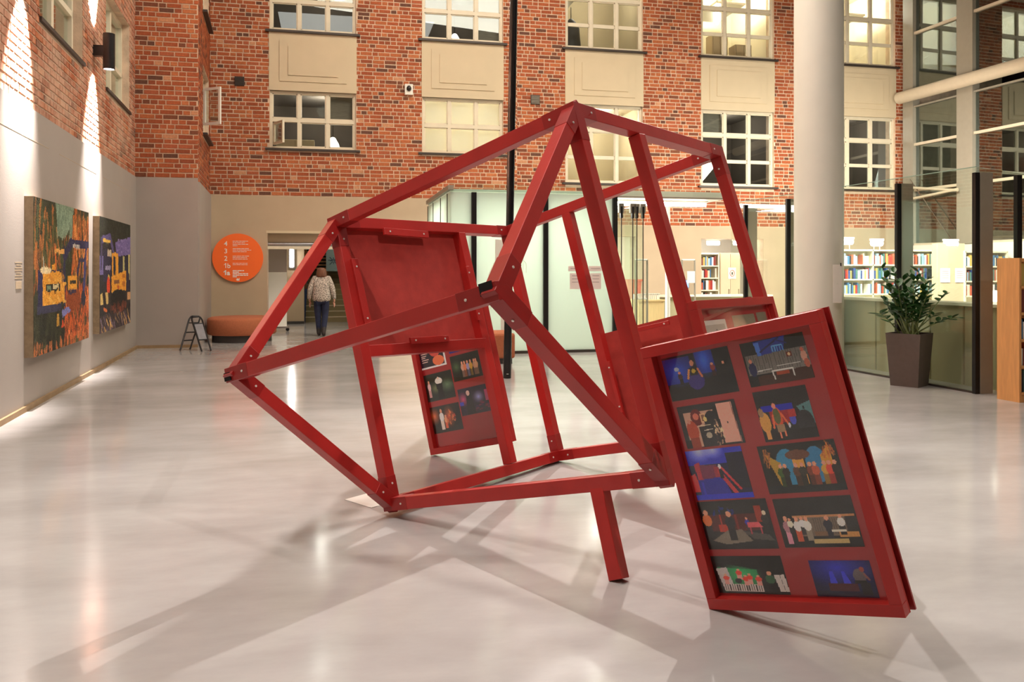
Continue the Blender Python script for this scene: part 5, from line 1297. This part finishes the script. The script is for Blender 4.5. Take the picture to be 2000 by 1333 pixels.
# paper sheet on the floor
sc_ = [fl(673, 977), fl(725, 993), fl(804, 971), fl(743, 958)]
tag(MB().add([p+Z*.0015 for p in sc_]+[p+Z*.003 for p in sc_], [(3, 2, 1, 0), (4, 5, 6, 7), (0, 1, 5, 4), (1, 2, 6, 5), (2, 3, 7, 6), (3, 0, 4, 7)]).build('paper_sheet', M['paper'], None), 'white paper sheet on the floor beside the frame foot', 'paper')

# vents and camera on the brick wall
for (px, py, s_, lab, m_) in ((468, 159, 9, 'dark square plate on the brick wall above the orange sign', 'sill'), (1045, 195, 9, 'small louvred vent high between the second and third windows', 'steel')):
    q = onY(px, py, YB); h_ = s_/1600*(q-CP).dot(FW)
    v_ = tag(empty('wall_vent', q), lab, 'vent')
    MB().box((q.x-h_, YB-.03, q.z-h_), (q.x+h_, YB-.005, q.z+h_)).build('plate', M['sill'], v_)
    for k in range(6): MB().box((q.x-h_*.9, YB-.042, q.z-h_*.85+k*h_*.3), (q.x+h_*.9, YB-.03, q.z-h_*.72+k*h_*.3)).build('louvre', M['sill'] if m_ == 'sill' else M['steel'], v_)
q = onY(798, 176, YB); v_ = tag(empty('wall_speaker', q), 'small white wall box with a black eye beside the second window', 'speaker')
MB().box((q.x-.10, YB-.10, q.z-.13), (q.x+.10, YB-.01, q.z+.13)).build('casing', M['white'], v_, bevel=.01)
MB().lathe((q.x, YB-.11, q.z-.05), [(.02, 0), (.055, .03), (.06, .08), (.03, .13)], 14).build('lens', M['black'], v_, smooth=50)

# ---- paintings on the left wall
def wl(x, z, off): return L0+DL*x+NL*off+Z*z
def painting(x0, x1, z0, z1, pic, label):
    t = .09; r = tag(empty('painting', wl((x0+x1)/2, z0, .03)), label, 'painting')
    c = wl((x0+x1)/2, (z0+z1)/2, .03+t/2); MB().obox(c, DL, NL, Z, x1-x0, t, z1-z0).build('canvas', M['canvas_edge'], r)
    link_mesh('painted_face', pic.mesh('painted_face', wl(x0, z1, .03+t+.002), DL, -Z, x1-x0, z1-z0, M['paint'], MW[r.name]), r, MW[r.name])
OR, GR, YE, NV, DK = (214, 104, 40), (60, 70, 40), (236, 160, 52), (44, 42, 78), (34, 36, 28)
p = Pic(176, 116, (52, 54, 36)).warp(.0018)
p.strokes(0, 0, 1, .5, [(46, 56, 36), (70, 80, 46), (150, 84, 40), (190, 110, 50)], 160, .22, .012)
p.poly([(.34, 0), (.68, 0), (.64, .12), (.5, .24), (.38, .22)], (126, 146, 120)); p.strokes(.36, 0, .66, .16, [(140, 160, 134), (112, 134, 112)], 60, .1, .012)
p.strokes(.66, 0, 1, .4, [(220, 120, 50), (190, 90, 36), (236, 150, 80), (120, 80, 40)], 150, .16, .01); p.strokes(.12, .02, .34, .4, [(190, 110, 54), (90, 90, 50), (60, 66, 40)], 60, .22, .012)
p.strokes(0, .6, .5, 1, [(40, 44, 32), (56, 58, 38), (30, 32, 26)], 120, .14, .02); p.strokes(.5, .55, 1, .95, [(220, 96, 40), (200, 80, 34), (120, 60, 34), (232, 120, 60)], 280, .12, .009, 80, 30); p.poly([(.52, .66), (.74, .58), (.84, .7), (.56, .8)], (150, 70, 34))
p.strokes(.0, .92, 1, 1, [(190, 110, 60), (80, 80, 50), (220, 120, 70)], 90, .06, .01)
p.line(.46, .64, .5, .36, .02, NV); p.line(.5, .36, .62, .26, .035, NV); p.line(.62, .26, .98, .26, .03, NV); p.line(.5, .3, .5, .7, .016, NV); p.line(.95, .26, .9, .44, .02, (60, 56, 96)); p.line(.74, .5, .8, .38, .016, NV); p.line(.8, .38, .92, .38, .014, NV); p.line(.92, .4, .88, .66, .022, (60, 60, 110)); p.ell(.88, .68, .05, .06, (40, 40, 60))
for k in range(5): p.rect(.66+k*.03, .265, .678+k*.03, .295, (214, 206, 190))
p.line(.34, .3, .34, .46, .012, OR); p.line(.34, .33, .48, .33, .016, (236, 170, 90)); p.rect(.28, .42, .34, .52, YE)
p.rect(.06, .46, .44, .7, NV); p.poly([(.13, .47), (.44, .47), (.44, .54), (.5, .54), (.5, .68), (.13, .7)], YE); p.strokes(.14, .48, .48, .68, [(244, 176, 70), (226, 144, 44), (250, 190, 90)], 60, .05, .01, 20, 40); p.ell(.18, .46, .09, .025, (244, 220, 170)); p.rect(.18, .55, .42, .6, (40, 36, 32)); p.rect(.3, .555, .4, .585, (222, 200, 150)); p.rect(.2, .56, .26, .59, (120, 140, 110))
p.rect(.05, .69, .44, .74, (58, 58, 84)); p.rect(.56, .5, .74, .6, YE); p.rect(.6, .535, .72, .56, (50, 44, 38)); p.rect(.58, .6, .72, .63, NV); p.line(.64, .48, .68, .42, .012, OR); p.poly([(.44, .74), (.58, .72), (.62, .76), (.46, .79)], (130, 130, 190)); p.poly([(.46, .8), (.5, .86), (.44, .86)], (226, 80, 40)); p.rect(.36, .76, .4, .84, (200, 150, 60)); p.line(.14, .38, .15, .46, .006, (200, 190, 170))
p.impasto(600, .03, .004).jitter(7)
painting(.70, 3.42, .585, 2.345, p, 'large painting of yellow excavators among orange autumn trees')
p = Pic(160, 116, (40, 38, 40)).warp(.0018)
p.rect(0, 0, 1, .2, (40, 42, 32)); p.strokes(0, 0, 1, .2, [(46, 50, 36), (34, 34, 30), (60, 62, 50)], 60, .05, .012)
p.poly([(.46, .2), (1, .12), (1, .3), (.5, .34)], (120, 104, 160)); p.strokes(.48, .16, .98, .3, [(140, 122, 176), (104, 90, 146)], 60, .06, .01, 0); p.rect(.5, .33, 1, .5, (44, 44, 60)); p.rect(.72, .33, .78, .5, (190, 180, 120)); p.rect(.92, .3, .98, .56, (200, 184, 120)); p.rect(0, .34, .16, .5, (110, 100, 150))
p.line(.06, .2, .3, .16, .03, (96, 84, 130)); p.line(.3, .16, .42, .32, .026, (90, 80, 130)); p.line(.06, .2, .04, .44, .022, (70, 62, 90)); p.line(.1, .2, .3, .2, .014, (226, 180, 80)); p.rect(.1, .28, .34, .56, (44, 40, 64)); p.rect(.22, .28, .34, .34, (196, 176, 150)); p.rect(.16, .42, .32, .46, (150, 140, 170)); p.ell(.26, .54, .03, .04, (220, 190, 90))
p.rect(.36, .3, .56, .58, YE); p.rect(.4, .33, .47, .52, (40, 44, 60)); p.poly([(.34, .52), (.84, .46), (.84, .66), (.34, .66)], YE); p.strokes(.36, .5, .82, .64, [(246, 174, 60), (228, 146, 40)], 50, .05, .01, 10, 30); p.rect(.42, .55, .6, .59, (140, 90, 60)); p.ell(.56, .62, .03, .02, (190, 80, 40)); p.rect(.7, .5, .8, .54, (190, 110, 40)); p.rect(.7, .57, .8, .62, (190, 110, 40)); p.poly([(.84, .46), (.96, .5), (.94, .66), (.84, .66)], (48, 44, 66)); p.ell(.25, .6, .05, .08, (220, 70, 36))
p.rect(0, .66, 1, .8, (54, 46, 46)); p.rect(.02, .66, .24, .76, (214, 180, 110)); p.rect(.36, .66, .46, .74, (210, 180, 120)); p.rect(.88, .68, 1, .76, (216, 160, 110)); p.ell(.56, .74, .26, .1, (30, 26, 26)); p.strokes(.3, .76, .84, .86, [(170, 80, 50), (120, 60, 44), (80, 50, 44)], 60, .06, .01); p.line(.1, .62, .16, .8, .04, (40, 34, 36)); p.line(.12, .8, .2, .82, .014, (210, 110, 60))
p.rect(0, .86, 1, 1, (66, 54, 56)); p.strokes(0, .84, 1, 1, [(90, 74, 84), (50, 42, 44), (130, 110, 130), (220, 170, 100)], 90, .12, .01, 60, 30); p.impasto(600, .03, .004, 70, 50).jitter(7)
painting(4.16, 6.83, .58, 2.345, p, 'darker painting of one excavator in front of a violet roof')
wlb = tag(empty('wall_label', wl(.5, 1.34, .03)), 'small grey caption lettering on the wall left of the paintings', 'caption')
for k in range(7): MB().obox(wl(.50, 1.62-k*.028, .0305), DL, NL, Z, .26 if k not in (1, 4) else .18, .0016, .010).build('text_line', M['taupe_plaster'], wlb)
MB().obox(wl(.5, 1.38, .031), DL, NL, Z, .2, .003, .08).build('plate', M['taupe_plaster'], wlb)

# ---- up-and-down wall lamps on the left wall
def sconce(x, z0, z1, label, pw):
    c = wl(x, z0, .22); r = tag(empty('wall_lamp', c), label, 'lamp'); rad = .085
    mb = MB().tube([c, c+Z*(z1-z0)], rad, 28, cap=False); mb.tube([c+Z*(z1-z0), c], rad-.008, 28, cap=False); mb.build('cylinder', M['black'], r, smooth=40)
    MB().obox(wl(x, (z0+z1)/2, .08), DL, NL, Z, .10, .16, .16).build('bracket', M['black'], r)
    for z_, d_ in ((z0+.02, -1), (z1-.02, 1)):
        MB().tube([c+Z*(z_-z0-.004), c+Z*(z_-z0+.004)], rad-.008, 24).build('diffuser', M['lamp_hot'], r)
        light('SPOT', 'wall_lamp_beam', c+Z*(z_-z0+d_*.03), wl(x-.05, z_+d_*.42, .0), pw, (1, .92, .88), .03, spot=70, blend=.9)
sconce(4.32, 4.58, 5.12, 'black cylinder lamp shining up and down on the brick wall', 8000)
sconce(.72, 4.58, 5.12, 'black cylinder lamp above the near end of the brick wall', 8000)
MB().tube([wl(LLEN-.02, 3.5, .04), wl(LLEN-.02, 6.0, .04)], .02, 8).build('corner_pipe', mat('corner_pipe', C(176, 90, 60), .6), wall_left, smooth=50)

# ================================================================== PERSON walking away through the doorway
def skinned(name, verts, edges, radii, m, parent, sub=2, base=None, root=0):
    me = bpy.data.meshes.new(name); me.from_pydata([tuple(v) for v in verts], edges, [])
    tmp = bpy.data.objects.new(name, me); COL.objects.link(tmp)
    sm = tmp.modifiers.new('skin', 'SKIN'); sm.use_smooth_shade = True
    for i, r in enumerate(radii): me.skin_vertices[0].data[i].radius = r if isinstance(r, tuple) else (r, r)
    me.skin_vertices[0].data[root].use_root = True
    ss = tmp.modifiers.new('sub', 'SUBSURF'); ss.levels = sub; ss.render_levels = sub
    dg = bpy.context.evaluated_depsgraph_get(); out = bpy.data.meshes.new_from_object(tmp.evaluated_get(dg))
    bpy.data.objects.remove(tmp, do_unlink=True); out.name = name; out.materials.clear(); out.materials.append(m); out.shade_smooth()
    mw = base; return link_mesh(name, out, parent, mw)
pp = fl(628, 657); pp.z = 0
per = tag(empty('person', pp), 'woman in a speckled blouse and dark jeans walking away', 'person')
MWH = Matrix.Translation(pp) @ Matrix.Rotation(-.08, 4, 'Z')
# local frame: x right, y away from the viewer; left foot forward
sk = dict(pel=(0, 0, .90), wai=(0, .01, 1.06), che=(0, .02, 1.24), nek=(0, .015, 1.40), hd0=(0, .03, 1.48), hd1=(0, .035, 1.56),
          hl=(-.09, 0, .86), kl=(-.085, .06, .47), al=(-.06, .03, .09), tl=(-.065, .15, .04), hr=(.09, 0, .86), kr=(.075, .04, .47), ar=(.055, -.10, .11), tr=(.06, .02, .04),
          sl=(-.17, .01, 1.34), el=(-.25, -.05, 1.08), wl=(-.27, .03, .86), gl=(-.27, .06, .78), sr=(.17, .01, 1.34), er=(.25, -.02, 1.08), wr=(.28, .05, .86), gr=(.285, .07, .78))
ks = list(sk); ix = {k: i for i, k in enumerate(ks)}
def E_(*c): return [(ix[a_], ix[b_]) for ch in c for a_, b_ in zip(ch, ch[1:])]
rad = dict(pel=(.15, .11), wai=(.13, .10), che=(.15, .10), nek=.05, hd0=(.075, .085), hd1=(.07, .08), hl=.085, kl=.06, al=.04, tl=.03, hr=.085, kr=.06, ar=.04, tr=.03, sl=.055, el=.04, wl=.026, gl=.02, sr=.055, er=.04, wr=.026, gr=.02)
body = skinned('body', [sk[k] for k in ks], E_(('pel', 'wai', 'che', 'nek', 'hd0', 'hd1'), ('pel', 'hl', 'kl', 'al', 'tl'), ('pel', 'hr', 'kr', 'ar', 'tr'), ('che', 'sl', 'el', 'wl', 'gl'), ('che', 'sr', 'er', 'wr', 'gr')), [rad[k] for k in ks], M['skin'], per, 2, MWH)
# hands with separate fingers
for sgn, g in ((-1, Vector(sk['gl'])), (1, Vector(sk['gr']))):
    vs_ = [g, g+Vector((0, .01, -.035))]; es = [(0, 1)]; rr = [.022, .026]
    for f, (dx, ln) in enumerate(((-.024, .06), (-.008, .072), (.008, .068), (.022, .052))):
        i = len(vs_); vs_ += [g+Vector((dx*.4, .012+dx, -.05)), g+Vector((dx*.3, .02+dx, -.05-ln*.55)), g+Vector((-sgn*.008, .026+dx, -.05-ln))]; es += [(1, i), (i, i+1), (i+1, i+2)]; rr += [.010, .009, .007]
    i = len(vs_); vs_ += [g+Vector((-sgn*.02, .03, -.02)), g+Vector((-sgn*.03, .045, -.05))]; es += [(0, i), (i, i+1)]; rr += [.011, .009]
    skinned('hand', vs_, es, rr, M['skin'], body, 1, MWH)
def sub(ks2, chains, rads, name, m, lv=2):
    jx = {k: i for i, k in enumerate(ks2)}; pts = [ks2[k] for k in ks2]; ed = [(jx[a_], jx[b_]) for ch in chains for a_, b_ in zip(ch, ch[1:])]
    return skinned(name, pts, ed, [rads[k] for k in ks2], m, per, lv, MWH)
sub({**{k: sk[k] for k in ('pel', 'hl', 'kl', 'al', 'hr', 'kr', 'ar')}, 'pel': (0, .005, .88)}, (('pel', 'hl', 'kl', 'al'), ('pel', 'hr', 'kr', 'ar')), dict(pel=.13, hl=.115, kl=.08, al=.058, hr=.115, kr=.08, ar=.058), 'jeans', M['denim'])
ts = dict(hem=(0, -.005, .765), pel=(0, 0, .92), wai=(0, .01, 1.08), che=(0, .02, 1.25), nek=(0, .015, 1.385), sl=(-.165, .01, 1.33), el=(-.255, -.05, 1.08), wl=(-.28, .02, .85), sr=(.165, .01, 1.33), er=(.255, -.02, 1.08), wr=(.29, .04, .85))
sub(ts, (('hem', 'pel', 'wai', 'che', 'nek'), ('che', 'sl', 'el', 'wl'), ('che', 'sr', 'er', 'wr')), dict(hem=(.23, .20), pel=(.235, .20), wai=(.215, .165), che=(.185, .15), nek=(.08, .07), sl=.078, el=.068, wl=.045, sr=.078, er=.068, wr=.045), 'blouse', M['shirt'])
sub(dict(a=(0, .02, 1.575), b=(0, .0, 1.52), c=(0, -.02, 1.43), d=(0, -.045, 1.34)), (('a', 'b', 'c', 'd'),), dict(a=(.09, .10), b=(.12, .12), c=(.13, .095), d=(.135, .05)), 'hair', M['hair'])
for s_, k_, a_, t_ in ((-1, 'kl', 'al', 'tl'), (1, 'kr', 'ar', 'tr')):
    K_, A_, T_ = Vector(sk[k_]), Vector(sk[a_]), Vector(sk[t_]); mid = K_.lerp(A_, .55)
    skinned('boot', [mid, A_, Vector((A_.x, A_.y-.03, .045)), T_], [(0, 1), (1, 2), (2, 3)], [.066, .06, .045, .042], M['boot'], per, 2, MWH)
# ears and nose give the head its features
for s_ in (-1, 1):
    o_ = MB().lathe((s_*.082, .03, 1.50), [(.006, 0), (.016, .015), (.016, .04), (.006, .055)], 10); o_.v = [MWH @ v for v in o_.v]; o_.build('ear', M['skin'], body, smooth=60)
o_ = MB().tube([(0, .115, 1.535), (0, .135, 1.50), (0, .118, 1.49)], [.008, .016, .012], 8); o_.v = [MWH @ v for v in o_.v]; o_.build('nose', M['skin'], body, smooth=60)
